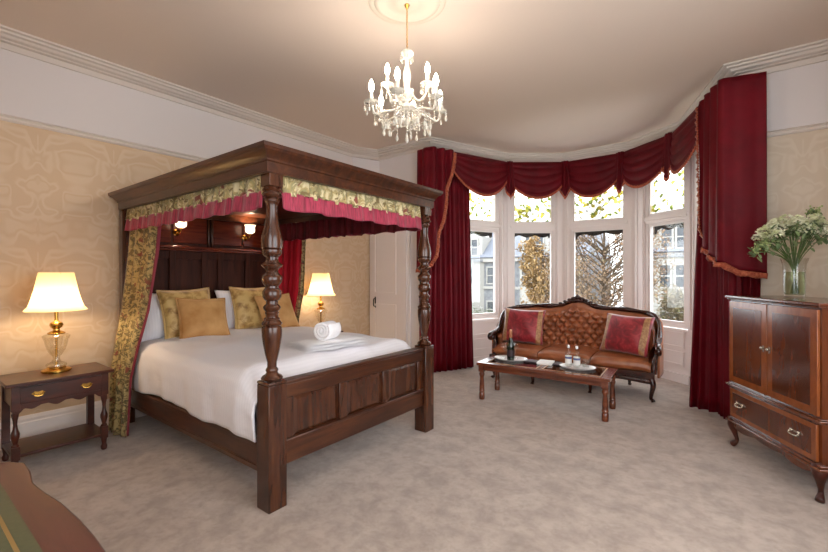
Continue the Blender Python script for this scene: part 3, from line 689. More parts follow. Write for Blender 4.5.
def arm(ang, R, z_in, z_out, low):
    c, s = cos(ang), sin(ang); P = lambda r, z: (r*c, r*s, z)
    pts = catmull([P(.03, z_in), P(R*.35, z_in-.05), P(R*.62, z_in-.065), P(R*.9, z_out-.06), P(R, z_out)], 6)
    a = MB().tube(pts, .0075, 8); ao = a.build('arm', cry2, ch)
    MB().lathe([(.008, z_out-.01), (.02, z_out-.004), (.042, z_out+.006), (.048, z_out+.014), (.044, z_out+.016), (.015, z_out+.006), (.012, z_out+.02)], P(R, 0), 18).build('drip_pan', cry2, ao)
    MB().lathe([(.0115, z_out+.01), (.012, z_out+.075), (.008, z_out+.08)], P(R, 0), 12).build('candle_tube', MAT['ivory'], ao)
    MB().lathe([(.007, z_out+.078), (.013, z_out+.09), (.0175, z_out+.108), (.015, z_out+.128), (.008, z_out+.148), (.001, z_out+.16)], P(R, 0), 12).build('bulb', MAT['bulb'], ao)
    d = MB()
    for k in range(6):
        a2 = k*PI/3 + ang; drop(d, (R*c + .045*cos(a2), R*s + .045*sin(a2), z_out+.008), .85, 2 + (k % 2))
    drop(d, P(R*.62, z_in-.075), 1.1, 4); drop(d, P(R*.35, z_in-.06), 1.0, 3)
    # swag of beads towards the column
    for k in range(13):
        q = k/12; r = lerp(R*.92, .07, q); z = lerp(z_out-.0, z_in-.10, q) - .09*sin(PI*q); d.sph(P(r, z), .0055, 6, 4)
    d.build('crystal_drops', cry2, ao)['kind'] = 'stuff'
A0 = math.radians(18)
for dg in (20, 80, 140, 198, 257, 320): arm(math.radians(dg + 37.4), .245, -.70, -.728, True)
for dg in (15, 90, 160): arm(math.radians(dg + 37.4), .145, -.60, -.558, False)
fin = MB()
for k in range(10): a = k*PI/5; drop(fin, (.055*cos(a), .055*sin(a), -.735), 1.1, 3 + k % 2)
for k in range(14): a = k*2*PI/14; drop(fin, (.16*cos(a), .16*sin(a), -.80 + .02*(k % 2)), 1.2, 3)
fin.tube([(.16*cos(2*PI*k/28), .16*sin(2*PI*k/28), -.797) for k in range(29)], .0035, 5)
for k in range(4): fin.tube([(.16*cos(PI*k/2), .16*sin(PI*k/2), -.797), (.02*cos(PI*k/2), .02*sin(PI*k/2), -.75)], .002, 4)
for k in range(8): a = k*PI/4; drop(fin, (.04*cos(a), .04*sin(a), -.365), .7, 2)
drop(fin, (0, 0, -.85), 1.3, 3)
fin.build('crystal_drops', cry2, ch)['kind'] = 'stuff'

# ------------------------------------------------------------------ window drapery
I = [(-3.20, BY-.14), (-2.70, 5.90), (-2.0, 6.41), (-1.21, 6.41), (-.55, 5.90), (-.05, BY-.14)]
ZP = 3.052
val = thing('window_valance', (-1.62, 5.6, ZP), 0, 'crimson velvet swags and fringed tails hung round the top of the bay window', 'valance')
def swag(a, b, zt, ze, zb, bulge=.06):
    a = Vector(a); b = Vector(b); d = (b-a); n = Vector((d.y, -d.x)).normalized()
    def fn(u, v):
        arch = 1-(2*u-1)**2; arch = arch**.85
        zbot = ze + (zb-ze)*arch
        sq = v; z = zt + (zbot-zt)*sq
        q = a.lerp(b, u); k = sin(PI*u)**.7 if 0 < u < 1 else 0
        o = .02 + bulge*k*sin(PI*min(1, v*.75)) + .034*k*(abs(sin(v*PI*4.5+.4))**.7)*(1 if v > .12 else v/.12)
        return (q.x + n.x*o, q.y + n.y*o, z)
    s = MB().grid(44, 40, fn).build('swag', MAT['redd'], val, world=True, smooth=80, solid=.004)
    def fr(u, v):
        x, y, z = fn(u, 1.0); k = 1 if int(u*60) % 2 else -1
        return (x + n.x*(.006+.004*k), y + n.y*(.006+.004*k), z + .012 - .038*v)
    MB().grid(90, 2, fr).build('fringe', MAT['fringe'], s, world=True, smooth=80, solid=.004)
segs = [((-3.10, 4.86), I[1], 2.86, 2.49), (I[1], I[2], 2.78, 2.50), (I[2], I[3], 2.78, 2.48), (I[3], I[4], 2.78, 2.50), (I[4], (-.19, 4.96), 2.74, 2.49)]
for a, b, ze, zb in segs: swag(a, b, ZP, ze, zb)
for k in (1, 2, 3, 4):
    p = Vector(I[k]); dr_ = Vector(((-1.62 - p.x), 5.0 - p.y)).normalized(); s = Vector((-dr_.y, dr_.x))
    def tl(u, v):
        w = .05 + .045*v; x = (2*u-1)*w; o = .065 + .02*cos(u*PI*5)*(.5+.5*v) + .02*sin(PI*u)
        zb = 2.50 + .16*abs(2*u-1)
        return (p.x + s.x*x + dr_.x*o, p.y + s.y*x + dr_.y*o, ZP + (zb-ZP)*v)
    t = MB().grid(30, 12, tl).build('tail', MAT['redd'], val, world=True, smooth=80, solid=.005)
    def tf(u, v):
        x, y, z = tl(u, 1); return (x + dr_.x*.006, y + dr_.y*.006, z + .01 - .045*v)
    MB().grid(30, 2, tf).build('fringe', MAT['fringe'], t, world=True, smooth=80, solid=.004)
def jabot(path, zb, folds, amp, phase, lip):
    P = Path2(path)
    def fn(u, v):
        q, n = P.at(u); s = u*folds*2*PI + phase; o = .02 + amp(u)*(sin(s) + .2*sin(2*s+1)) + .012*v
        return (q.x + n.x*o, q.y + n.y*o, ZP + .002 + (zb(u)-ZP)*v)
    j = MB().grid(110, 30, fn).build('jabot', MAT['red'], val, world=True, smooth=80, solid=.005)
    U = [k/600 for k in range(601)]; X = [u_*P.l[-1] for u_ in U]; Z = [zb(u_) for u_ in U]; A_ = [0]
    for k in range(600): A_.append(A_[-1] + math.hypot(X[k+1]-X[k], Z[k+1]-Z[k]))
    def fr(t, v):
        s_ = t*A_[-1]; u = interp(s_, list(zip(A_[::6], U[::6]))); e_ = .012
        ua, ub = max(0, u-e_), min(1, u+e_); dx = (ub-ua)*P.l[-1]; dz = zb(ub)-zb(ua); L = math.hypot(dx, dz)
        nx, nz = dz/L, -dx/L; x, y, z = fn(u, 1); q, n = P.at(u); du = (P.at(ub)[0]-P.at(ua)[0]).normalized()
        w = (-.014 + .05*v); o = .012 + .007*sin(s_*95)*v + .004*sin(s_*230)
        return (x + n.x*o + du.x*nx*w, y + n.y*o + du.y*nx*w, z + nz*w + .005*sin(s_*60)*v)
    MB().grid(260, 2, fr).build('fringe', MAT['fringe'], j, world=True, smooth=80, solid=.005)
jabot([(-3.43, BY-.12), (-3.20, BY-.19), (-3.05, 4.88)], lambda u: interp(u, [(0, 1.40), (.35, 1.42), (.5, 1.62), (.66, 2.05), (.8, 2.45), (.92, 2.80), (1, 3.02)]), 4.5, lambda u: .022*sstep((u-.2)/.3)+.008, .5, 0)
jabot([(-.20, 4.98), (-.06, BY-.20), (.235, BY-.13)], lambda u: interp(u, [(0, 3.0), (.02, 2.6), (.05, 1.78), (.12, 1.62), (.35, 1.53), (.58, 1.455), (.75, 1.37), (1, 1.34)]), 5, lambda u: .026*(1-sstep((u-.25)/.4))+.003, 1.2, 0)
drape('window_curtain', [(-3.44, BY-.05), (-3.30, BY-.05), (-3.02, 5.26)], [(-3.44, BY-.08), (-3.24, BY-.12), (-2.93, 5.26)], ZP, .012, 11, .026, MAT['red'],
      'full length crimson velvet curtain on the left of the bay, beyond the bed', 'curtain', 'full length bay window curtains', n=220, nv=20)
drape('window_curtain', [(-.21, 5.14), (.01, BY-.05), (.21, BY-.045)], [(-.33, 5.03), (-.06, 4.92), (.05, BY-.08), (.20, BY-.06)], ZP, .012, 9, .028, MAT['red'],
      'full length crimson velvet curtain on the right of the bay, behind the cabinet', 'curtain', 'full length bay window curtains', n=220, nv=20)

# ------------------------------------------------------------------ sofa
SR = math.radians(2.9)
sofa = thing('sofa', (-1.563, 4.945, 0), SR, 'carved rosewood sofa with button-tufted tan leather back in the bay window', 'sofa')
plan = catmull([(-.955, .06), (-.965, .24), (-.95, .42), (-.86, .57), (-.68, .655), (-.35, .69), (0, .70), (.35, .69), (.68, .655), (.86, .57), (.95, .42), (.965, .24), (.955, .06)], 8)
PP = Path2([(p.x, p.y) for p in plan]) if False else Path2([(p[0], p[1]) for p in [(-.955, .06), (-.965, .24), (-.95, .42), (-.86, .57), (-.68, .655), (-.35, .69), (0, .70), (.35, .69), (.68, .655), (.86, .57), (.95, .42), (.965, .24), (.955, .06)]])
def cat2(P, n):
    o = []
    for i in range(len(P)-1):
        a = Vector(P[max(i-1,0)]); b = Vector(P[i]); c = Vector(P[i+1]); d = Vector(P[min(i+2,len(P)-1)])
        for k in range(n):
            t = k/n; o.append(.5*((2*b)+(c-a)*t+(2*a-5*b+4*c-d)*t*t+(3*b-a-3*c+d)*t**3))
    o.append(Vector(P[-1])); return o
PP = Path2(cat2([(-.90, .06), (-.925, .24), (-.93, .42), (-.86, .57), (-.68, .655), (-.35, .69), (0, .70), (.35, .69), (.68, .655), (.86, .57), (.95, .42), (.955, .24), (.94, .06)], 8))
SL = PP.l[-1]
def topz(u):
    e = abs(2*u-1)       # 0 centre, 1 arm front
    return interp(e, [(0, 1.005), (.05, .995), (.10, .965), (.14, .935), (.2, .925), (.4, .915), (.56, .895), (.66, .865), (.73, .80), (.79, .70), (.84, .625), (.9, .595), (1, .585)])
def back(u, v, tuft=1, off=0):
    q, n = PP.at(u); e = abs(2*u-1); zt = topz(u) - .03; z = .34 + (zt-.34)*v
    lean = .10*(1-sstep((e-.55)/.25))*(1-v)      # the bottom comes forward
    s = (u-.5)*SL; a_, b_ = .115, .125
    p = s/a_ + z/b_; r = s/a_ - z/b_
    w = 1-sstep((e-.62)/.08); wv = sstep(v/.12)*sstep((.93-v)/.10)
    h = (abs(sin(PI*p))*abs(sin(PI*r)))**.55
    o = .035 + lean + .055*h*w*wv*tuft + .012*wv + off
    if e > .62: o = lerp(o, .05 + .02*wv, sstep((e-.62)/.08))
    return (q.x + n.x*o, q.y + n.y*o, z)
MB().grid(420, 90, lambda u, v: back(u, v)).build('tufted_back', MAT['leather'], sofa, smooth=80)
def outer(u, v):
    q, n = PP.at(u); z = .25 + (topz(u) - .25)*v; return (q.x - n.x*.02, q.y - n.y*.02, z)
MB().grid(120, 8, outer).build('back_panel', MAT['leather'], sofa, smooth=80, solid=.02)
pts = []
for k in range(161):
    u = k/160; q, n = PP.at(u); pts.append((q.x + n.x*.005, q.y + n.y*.005, topz(u)))
fr_ = MB().tube(pts, [.026 + .006*sin(k*.35) for k in range(161)], 10)
fo_ = fr_.build('top_rail', MAT['rose'], sofa, smooth=60)
cr = MB()
for x, z, r in ((0, 1.045, .03), (-.05, 1.03, .026), (.05, 1.03, .026), (-.10, 1.01, .024), (.10, 1.01, .024), (-.16, .985, .022), (.16, .985, .022), (-.22, .96, .02), (.22, .96, .02), (0, 1.005, .03)):
    cr.sph((x, .69 - .004, z), r, 12, 8, (1.35, .8, .8))
cr.sph((0, .68, 1.07), .016, 10, 6, (1, .8, 1.2)); cr.build('carved_crest', MAT['rose'], sofa, smooth=60)
for s in (-1, 1):
    ka = len(MB().v); sx_ = (.055 if s < 0 else .0)
    a = MB().tube(catmull([(s*.955, .10, .585), (s*.96, .03, .585), (s*.965, -.03, .57), (s*.97, -.045, .54), (s*.968, -.02, .522), (s*.962, .005, .535)], 5), .03, 12)
    a.tube(catmull([(s*.955, .035, .56), (s*.945, .05, .50), (s*.93, .03, .44), (s*.925, 0, .38), (s*.92, -.005, .30)], 5), [.026]*5 + [.022]*6 + [.026]*5 + [.03]*5, 10)
    for p_ in a.v: p_.x += sx_
    a.build('arm', MAT['rose'], sofa, smooth=60)
# seat frame: serpentine front rail
def sfr(x): return -.035 - .03*cos(x/.9*PI*.5)**2 + .0
out = [(-.93, .06)] + [(x/20*.93, sfr(x/20*.93)) for x in range(-20, 21)] + [(.93, .06), (.88, .56), (.6, .66), (-.6, .66), (-.88, .56)]
MB().prism(out, .235, .315).build('seat_frame', MAT['rose'], sofa, bevel=.008)
ap = [(-.9, .26)]
for k in range(61):
    q = k/60; x = lerp(-.9, .9, q); ap.append((x, .225 - .02*abs(cos(q*PI*3))**2))
ap.append((.9, .26))
pa = MB()
n_ = len(ap); vs = [(x, sfr(x)-.004, z) for x, z in ap] + [(x, sfr(x)+.018, z) for x, z in ap]
fs = [(k, k+1, n_+k+1, n_+k) for k in range(n_-1)]
for k in range(1, n_-2):
    pass
pa.grid(60, 1, lambda u, v: (lerp(-.9, .9, u), sfr(lerp(-.9, .9, u))-.004, lerp(.25, .215 - .018*abs(cos(u*PI*3))**2, v)))
pa.build('apron', MAT['rose'], sofa, smooth=60, solid=.02)
# three seat cushions with crowned fronts
for i in range(3):
    xa, xb = -.90 + i*.60 + .004, -.90 + (i+1)*.60 - .004
    def cu(u, v, xa=xa, xb=xb):
        # v goes round from the bottom front, over the front edge to the back
        x = lerp(xa, xb, u); e = 1 - abs(2*u-1)**6
        pr_ = [(0, -.03, .315), (.08, -.055, .33), (.2, -.065, .365), (.3, -.05, .405), (.38, -.01, .428), (.6, .2, .445), (1, .62, .44)]
        y = interp(v, [(p[0], p[1]) for p in pr_]); z = interp(v, [(p[0], p[2]) for p in pr_])
        f = sfr(x) + .065
        y = y + (f)*(1-sstep(v/.7)); k = 1-e
        if z > .33: z -= k*.03
        y += k*.02*(1-sstep(v/.5))
        if abs(x) > .6 : pass
        return (x, y, z)
    MB().grid(40, 40, cu).build('seat_cushion', MAT['leather'], sofa, smooth=80)
def cab_leg(x, y, h, dirx, diry, r0=.032):
    return MB().tube(catmull([(x, y, h), (x+dirx*.018, y+diry*.018, h*.72), (x+dirx*.004, y+diry*.004, h*.4), (x-dirx*.004, y-diry*.004, h*.14), (x+dirx*.012, y+diry*.012, .03), (x+dirx*.022, y+diry*.022, .012)], 5),
                     [r0 - (r0-.014)*min(1, k/17) for k in range(20)] + [.016, .018, .02, .022, .022, .02], 10)
for x in (-.87, -.36, .30, .90):
    cab_leg(x, sfr(x)+.03, .25, (x > .5) - (x < -.5), -1).build('leg', MAT['rose'], sofa, smooth=60)
for x in (-.62, .62): cab_leg(x, .60, .25, 0, 1).build('leg', MAT['rose'], sofa, smooth=60)

def place_cushion(name, local, rot3, label, grp):
    o = pillow(name, .55, .46, .17, MAT['redcush'], (0,0,0), (0,0,0), label, 'cushion', grp, None, .07, fold=.3)
    Ms = Matrix.Translation(sofa.location) @ Matrix.Rotation(SR, 4, 'Z')
    o.matrix_world = Ms @ Matrix.Translation(local) @ rot3.to_4x4(); o.location, o.rotation_euler = o.matrix_world.to_translation(), o.matrix_world.to_euler()
    return o
base = Matrix(((1,0,0),(0,0,-1),(0,1,0)))
place_cushion('sofa_cushion', (-.60, .31, .665), Matrix.Rotation(.10, 3, 'Z') @ Matrix.Rotation(-.30, 3, 'X') @ base @ Matrix.Rotation(-.03, 3, 'Z'), 'red and gold banded cushion on the sofa, behind the champagne bottle', 'red cushions on the sofa')
place_cushion('sofa_cushion', (.63, .25, .665), Matrix.Rotation(-.34, 3, 'Z') @ Matrix.Rotation(-.36, 3, 'X') @ base @ Matrix.Rotation(-.02, 3, 'Z'), 'red and gold banded cushion slumped against the right sofa arm', 'red cushions on the sofa')

# ------------------------------------------------------------------ coffee table
TR = math.radians(3.8)
ct = thing('coffee_table', (-1.54, 4.262, 0), TR, 'low glazed wooden coffee table with turned legs in front of the sofa', 'table')
TL, TWD, TZ = 1.315, .52, .40
ft = MB(); fw = .06
bd = MB()
for s in (-1, 1):
    x0, x1 = sorted((s*.03, s*(TL/2-fw-.03))); y1_ = TWD/2-fw
    bd.box(x0, x1, -y1_-.006, -y1_+.006, TZ, TZ+.003); bd.box(x0, x1, y1_-.006, y1_+.006, TZ, TZ+.003); bd.box(x0-.006, x0+.006, -y1_-.006, y1_+.006, TZ, TZ+.003); bd.box(x1-.006, x1+.006, -y1_-.006, y1_+.006, TZ, TZ+.003)
bd.build('inset_bead', wood('pale_bead', srgb(150,100,60), srgb(186,138,90), srgb(206,160,112), (6,6,1), .3), ct, smooth=0)
ft.box(-TL/2, TL/2, -TWD/2, -TWD/2+fw, TZ-.03, TZ); ft.box(-TL/2, TL/2, TWD/2-fw, TWD/2, TZ-.03, TZ)
ft.box(-TL/2, -TL/2+fw+.03, -TWD/2+fw, TWD/2-fw, TZ-.03, TZ); ft.box(TL/2-fw-.03, TL/2, -TWD/2+fw, TWD/2-fw, TZ-.03, TZ); ft.box(-.03, .03, -TWD/2+fw, TWD/2-fw, TZ-.03, TZ)
ft.build('top_frame', MAT['table'], ct, bevel=.004)
for s in (-1, 1):
    x0, x1 = sorted((s*.032, s*(TL/2-fw-.032)))
    MB().box(x0, x1, -TWD/2+fw+.002, TWD/2-fw-.002, TZ-.008, TZ-.002).build('glass_top', MAT['tglass'], ct, smooth=0)
MB().box(-TL/2+.04, TL/2-.04, -TWD/2+.03, -TWD/2+.05, TZ-.085, TZ-.03).box(-TL/2+.04, TL/2-.04, TWD/2-.05, TWD/2-.03, TZ-.085, TZ-.03).box(-TL/2+.03, -TL/2+.05, -TWD/2+.05, TWD/2-.05, TZ-.085, TZ-.03).box(TL/2-.05, TL/2-.03, -TWD/2+.05, TWD/2-.05, TZ-.085, TZ-.03).build('apron', MAT['table'], ct, bevel=.003)
for sx in (-1, 1):
    for sy in (-1, 1):
        x, y = sx*(TL/2-.045), sy*(TWD/2-.045)
        lg = MB().cbox((x, y, .335), (.058, .058, .07)); lg.lathe([(.028,0),(.031,.02),(.031,.07),(.024,.08),(.032,.092),(.027,.105),(.027,.14),(.023,.20),(.020,.24),(.028,.262),(.031,.272),(.025,.284),(.029,.30)], (x, y, 0), 18)
        lg.build('leg', MAT['table'], ct, bevel=.002)
MT = Matrix.Translation(ct.location) @ Matrix.Rotation(TR, 4, 'Z')
def on_table(wx, wy, z=TZ): return (wx, wy, z)
def tray(loc, rz, a, b, label, cat='tray'):
    t = thing('serving_tray', loc, rz, label, cat, 'oval silver trays')
    n = 48; pr_ = [(0, .002), (.8, .002), (.88, .003), (.94, .012), (.99, .016), (1.0, .015), (.95, .009), (.89, 0), (0, 0)]
    mb = MB().lathe([(max(r, .001), z) for r, z in pr_], seg=n); mb.v = [Vector((p.x*a, p.y*b, p.z)) for p in mb.v]
    mb.build('dish', MAT['silver'], t)
    return t
tray(on_table(-1.95, 4.33), .1, .185, .14, 'oval silver tray under the champagne bottle and glasses')
tray(on_table(-1.235, 4.35), .1, .175, .135, 'oval silver tray holding water bottles and a tumbler')
zt = TZ + .0035
bt = thing('champagne_bottle', (-1.925, 4.275, zt), 0, 'dark green champagne bottle with copper foil neck on the left tray', 'bottle')
MB().lathe([(.036,0),(.041,.005),(.042,.02),(.042,.125),(.038,.15),(.026,.178),(.017,.20),(.014,.225)], seg=24).build('body', MAT['bottle'], bt)
MB().lathe([(.0155,.205),(.0155,.25),(.017,.255),(.017,.275),(.013,.287),(.001,.289)], seg=20).build('foil', MAT['foil'], bt)
MB().lathe([(.0425,.04),(.0425,.10)], seg=24, caps=False).build('label', MAT['bookd'], bt, label='dark paper label'); bt.scale = (1.0, 1.0, 1.16)
def flute(loc, label):
    t = thing('champagne_glass', loc, 0, label, 'glass', 'champagne glasses')
    MB().lathe([(.032,0),(.033,.002),(.012,.006),(.004,.014),(.004,.07),(.012,.085)], seg=20).build('stem', MAT['clear'], t)
    MB().lathe([(.006,.078),(.02,.095),(.034,.13),(.043,.165),(.041,.165),(.032,.13),(.018,.097),(.004,.082)], seg=24, caps=False).build('bowl', MAT['clear'], t)
    return t
flute((-2.015, 4.33, zt), 'champagne glass on the left tray, left of the bottle')
flute((-1.93, 4.40, zt), 'champagne glass on the left tray, just behind the bottle')
def wbottle(loc, label):
    t = thing('water_bottle', loc, 0, label, 'bottle', 'water bottles')
    MB().lathe([(.025,0),(.028,.004),(.028,.10),(.024,.115),(.013,.13),(.011,.15)], seg=20).build('body', MAT['clear'], t)
    MB().lathe([(.013,.146),(.0135,.165),(.012,.168),(.001,.168)], seg=16).build('cap', MAT['silver'], t)
    MB().lathe([(.0285,.025),(.0285,.085)], seg=20, caps=False).build('label', MAT['paper'], t, label='white paper label with a blue band')
    MB().lathe([(.0288,.062),(.0288,.078)], seg=20, caps=False).build('label_band', MAT['label'], t)
    t.scale = (1.15, 1.15, 1.3)
    return t
wbottle((-1.325, 4.35, zt), 'water bottle on the right tray, the left one')
wbottle((-1.235, 4.325, zt), 'water bottle on the right tray, the middle one beside the tumbler')
tm = MB().lathe([(.027,0),(.031,.004),(.036,.095),(.034,.095),(.029,.012),(.001,.010)], seg=22, caps=False).build('tumbler', MAT['clear'], smooth=40); tm.location = (-1.165, 4.385, zt)
tag(tm, 'clear glass tumbler on the right tray beside the water bottles', 'glass', 'tumblers')
tm2 = tm.copy(); COL.objects.link(tm2); tm2.location = (-1.25, 4.43, zt); tag(tm2, 'clear glass tumbler at the back of the right tray', 'glass', 'tumblers')
bk = MB().cbox((0,0,.007), (.17,.13,.013)).build('booklet', MAT['bookd'], bevel=.002); bk.location = (-1.70, 4.345, TZ); bk.rotation_euler = (0,0,.1)
tag(bk, 'dark covered booklet on the coffee table beside the champagne tray', 'book')
wb = thing('guest_folder', (-1.565, 4.36, TZ), .15, 'white booklet lying on the middle of the coffee table', 'book')
MB().cbox((0,0,.009), (.15,.19,.016)).build('pages', MAT['paper'], wb, bevel=.001); MB().cbox((0,0,.0185), (.155,.195,.002)).build('cover', MAT['paper'], wb)
bk2 = MB().cbox((0,0,.006), (.12,.15,.011)).build('booklet', MAT['bookd'], bevel=.002); bk2.location = (-1.455, 4.33, TZ); bk2.rotation_euler = (0,0,.05)
bk2.location = (-1.452, 4.40, TZ); bk2.scale = (.55, 1, 1)
tag(bk2, 'narrow dark booklet between the white booklet and the right tray', 'book')

# ------------------------------------------------------------------ cabinet
ca = thing('drinks_cabinet', (.203, 3.747, 0), math.radians(-60.6), 'glossy mahogany cabinet with two doors, a drawer and cabriole legs', 'cabinet')
CW, CD = .865, .44
MB().box(-CW/2, CW/2, .012, CD, .50, 1.15).build('upper_case', MAT['cab'], ca, smooth=0)
MB().box(-CW/2, CW/2, .012, CD, .225, .47).build('lower_case', MAT['cab'], ca, smooth=0)
MB().box(-CW/2-.012, CW/2+.012, -.012, CD+.01, 1.15, 1.162).box(-CW/2-.022, CW/2+.022, -.022, CD+.015, 1.162, 1.182).build('cabinet_top', MAT['cab'], ca, bevel=.005)
MB().box(-CW/2-.012, CW/2+.012, -.006, CD, .470, .478).box(-CW/2-.022, CW/2+.022, -.016, CD, .478, .492).box(-CW/2-.01, CW/2+.01, -.004, CD, .492, .50).build('waist_moulding', MAT['cab_edge'], ca, bevel=.004)
MB().box(-CW/2-.012, CW/2+.012, -.006, CD, .212, .228).box(-CW/2-.022, CW/2+.022, -.018, CD, .196, .212).build('base_moulding', MAT['cab_edge'], ca, bevel=.004)
out = [(-CW/2+.05, .20)]
for k in range(41):
    q = k/40; x = lerp(-CW/2+.05, CW/2-.05, q); out.append((x, .185 - .03*abs(sin(q*PI*3))*(.3+.7*abs(2*q-1)) - .015))
out.append((CW/2-.05, .20))
MB().prism(out, 0, .02, Matrix(((1,0,0,0),(0,0,1,-.002),(0,1,0,0),(0,0,0,1)))).build('apron', MAT['cab'], ca)
for i, (xa, xb) in enumerate(((-CW/2+.012, -.004), (.004, CW/2-.012))):
    d = MB().box(xa, xb, -.006, .012, .512, 1.14).build('door', MAT['cab_band'], ca, bevel=.003)
    MB().box(xa+.05, xb-.05, -.0085, -.006, .56, 1.09).build('veneer_panel', MAT['cab'], d, bevel=.001)
    xs = -.03 if i == 0 else .03
    k = MB().sph((xs, -.022, .835), .011, 10, 8).tube([(xs, -.006, .835), (xs, -.02, .835)], .004); k.cbox((xs, -.009, .83), (.018, .003, .045)); k.build('knob', MAT['nickel'], d)
dw = MB().box(-CW/2+.02, CW/2-.02, -.006, .012, .24, .46).build('drawer', MAT['cab_band'], ca, bevel=.003)
MB().box(-CW/2+.055, CW/2-.055, -.0085, -.006, .272, .43).build('veneer_panel', MAT['cab'], dw, bevel=.001)
for x in (-.28, .26):
    h = MB().cbox((x, -.010, .365), (.075, .003, .012)); h.sph((x-.03, -.012, .365), .011, 10, 6); h.sph((x+.03, -.012, .365), .011, 10, 6)
    h.tube(catmull([(x-.036, -.014, .365), (x-.038, -.024, .352), (x-.02, -.028, .345), (x+.02, -.028, .345), (x+.038, -.024, .352), (x+.036, -.014, .365)], 4), .0045); h.build('handle', MAT['nickel'], dw)
for x, dx in ((-CW/2+.035, -1), (CW/2-.035, 1)):
    for y, dy in ((.03, -1), (CD-.04, 1)):
        l = MB().tube(catmull([(x, y, .215), (x+dx*.014, y+dy*.014, .165), (x+dx*.004, y+dy*.004, .10), (x-dx*.004, y-dy*.004, .055), (x+dx*.01, y+dy*.01, .025), (x+dx*.02, y+dy*.02, .012)], 5),
                      [.042, .043, .043, .042, .04, .036, .031, .027, .023, .02, .018, .016, .0145, .014, .014, .0145, .015, .017, .019, .021, .022, .023, .023, .023, .022, .02], 12)
        l.build('leg', MAT['dark'], ca, smooth=60)

# ------------------------------------------------------------------ flowers
VX, VY, VZ = .375, 4.15, 1.182
va = thing('glass_vase', (VX, VY, VZ), 0, 'clear glass vase of water on the mahogany cabinet', 'vase')
MB().lathe([(.055,0),(.062,.004),(.064,.03),(.064,.18),(.068,.24),(.082,.285),(.079,.285),(.065,.24),(.060,.18),(.060,.03),(.05,.014),(.001,.012)], seg=32, caps=False).build('glass_wall', MAT['clear'], va)
MB().lathe([(.05,.016),(.058,.03),(.058,.185),(.001,.185)], seg=28).build('water', MAT['water'], va)
bq = thing('flower_bouquet', (VX, VY, VZ), 0, 'loose bouquet of cream and pale green flowers in the glass vase', 'flowers')
stemm = plain('flower_stem', srgb(78,98,44), .5); leafm = M_('bouquet_leaf'); leafm.col(leafm.ramp(leafm.noise(9, 2), [(.3, srgb(84,104,66)), (.7, srgb(138,154,104))])).p(Roughness=.5)
petm = M_('cream_petal'); petm.col(petm.ramp(petm.noise(14, 2), [(.35, srgb(208,212,160)), (.55, srgb(238,236,210)), (.7, srgb(248,246,230))])).p(Roughness=.6)
petg = M_('green_bud'); petg.col(petg.ramp(petg.noise(20, 2), [(.35, srgb(120,138,76)), (.65, srgb(186,194,130))])).p(Roughness=.6)
rnd = random.Random(3)
heads = []
cR = Vector((.795, .607, 0)); cF = Vector((-.607, .795, 0))
for k in range(34):
    a = rnd.uniform(-1, 1); d_ = rnd.uniform(-1, 1)
    off = cR*(a*.20) + cF*(d_*.12); hz_ = .40 + .16*math.sqrt(max(0, 1-a*a))*rnd.uniform(.35, 1.0) + .02
    heads.append((off.x, off.y, hz_, 0))
for k in range(7):
    off = cR*(-.16 - .022*k) + cF*rnd.uniform(-.03, .03); heads.append((off.x, off.y, .42 - .014*k + rnd.uniform(-.01, .02), 1))
for k in range(5):
    off = cR*rnd.uniform(.10, .20); heads.append((off.x, off.y, rnd.uniform(.60, .66), 1))
sm = MB()
for x, y, z, t in heads:
    b0 = Vector((x*-.12, y*-.12, .02 + rnd.uniform(0, .02))); mid = Vector((x*.14, y*.14, .25)); e = Vector((x, y, z))
    sm.tube(catmull([b0, mid, lerp(mid, e, .6) + Vector((0,0,.02)), e], 5), .0028, 5)
sm.build('stems', stemm, bq, smooth=60)
fl = MB(); gb = MB(); lf = MB()
def leaf(b, p, dirv, L, w):
    dirv = dirv.normalized(); s = dirv.cross(Vector((0,0,1)));
    if s.length < .1: s = Vector((1,0,0))
    s.normalize(); u = s.cross(dirv)
    vs = [p, p + dirv*L*.35 + s*w + u*.15*w, p + dirv*L*.7 + s*w*.8, p + dirv*L - u*.4*w, p + dirv*L*.7 - s*w*.8, p + dirv*L*.35 - s*w + u*.15*w, p + dirv*L*.5 - u*.35*w]
    b.add(vs, [(0,1,6), (1,2,6), (2,3,6), (3,4,6), (4,5,6), (5,0,6)])
def rv(r=rnd): return Vector((r.gauss(0,1), r.gauss(0,1), r.gauss(0,1))).normalized()
for x, y, z, t in heads:
    c = Vector((x, y, z))
    if t == 0:
        R_ = rnd.uniform(.028, .046)
        for k in range(52):
            q = rv(); q.z = abs(q.z)*1.0 - .15; pp = c + q*R_
            leaf(fl, pp, (q + rv()*.6), .018, .009); leaf(fl, pp, (q + rv()*.9), .016, .008)
    else:
        for k in range(12): gb.sph(c + Vector((rnd.gauss(0,.014), rnd.gauss(0,.014), rnd.gauss(0,.016))), rnd.uniform(.004, .008), 6, 4)
    for k in range(5): leaf(lf, c + rv()*.02 - Vector((0,0,.035)), rv() + Vector((x*3, y*3, .1)), rnd.uniform(.04, .07), .013)
for k in range(46):
    a = rnd.uniform(-1, 1); o = cR*(a*.17) + cF*rnd.uniform(-.1, .1); leaf(lf, Vector((o.x, o.y, rnd.uniform(.33, .47))), rv() + Vector((0,0,.2)), .06, .014)
fl.build('blossoms', petm.m, bq, smooth=0); gb.build('buds', petg.m, bq, smooth=80)['kind'] = 'stuff'; lf.build('foliage', leafm.m, bq, smooth=0)

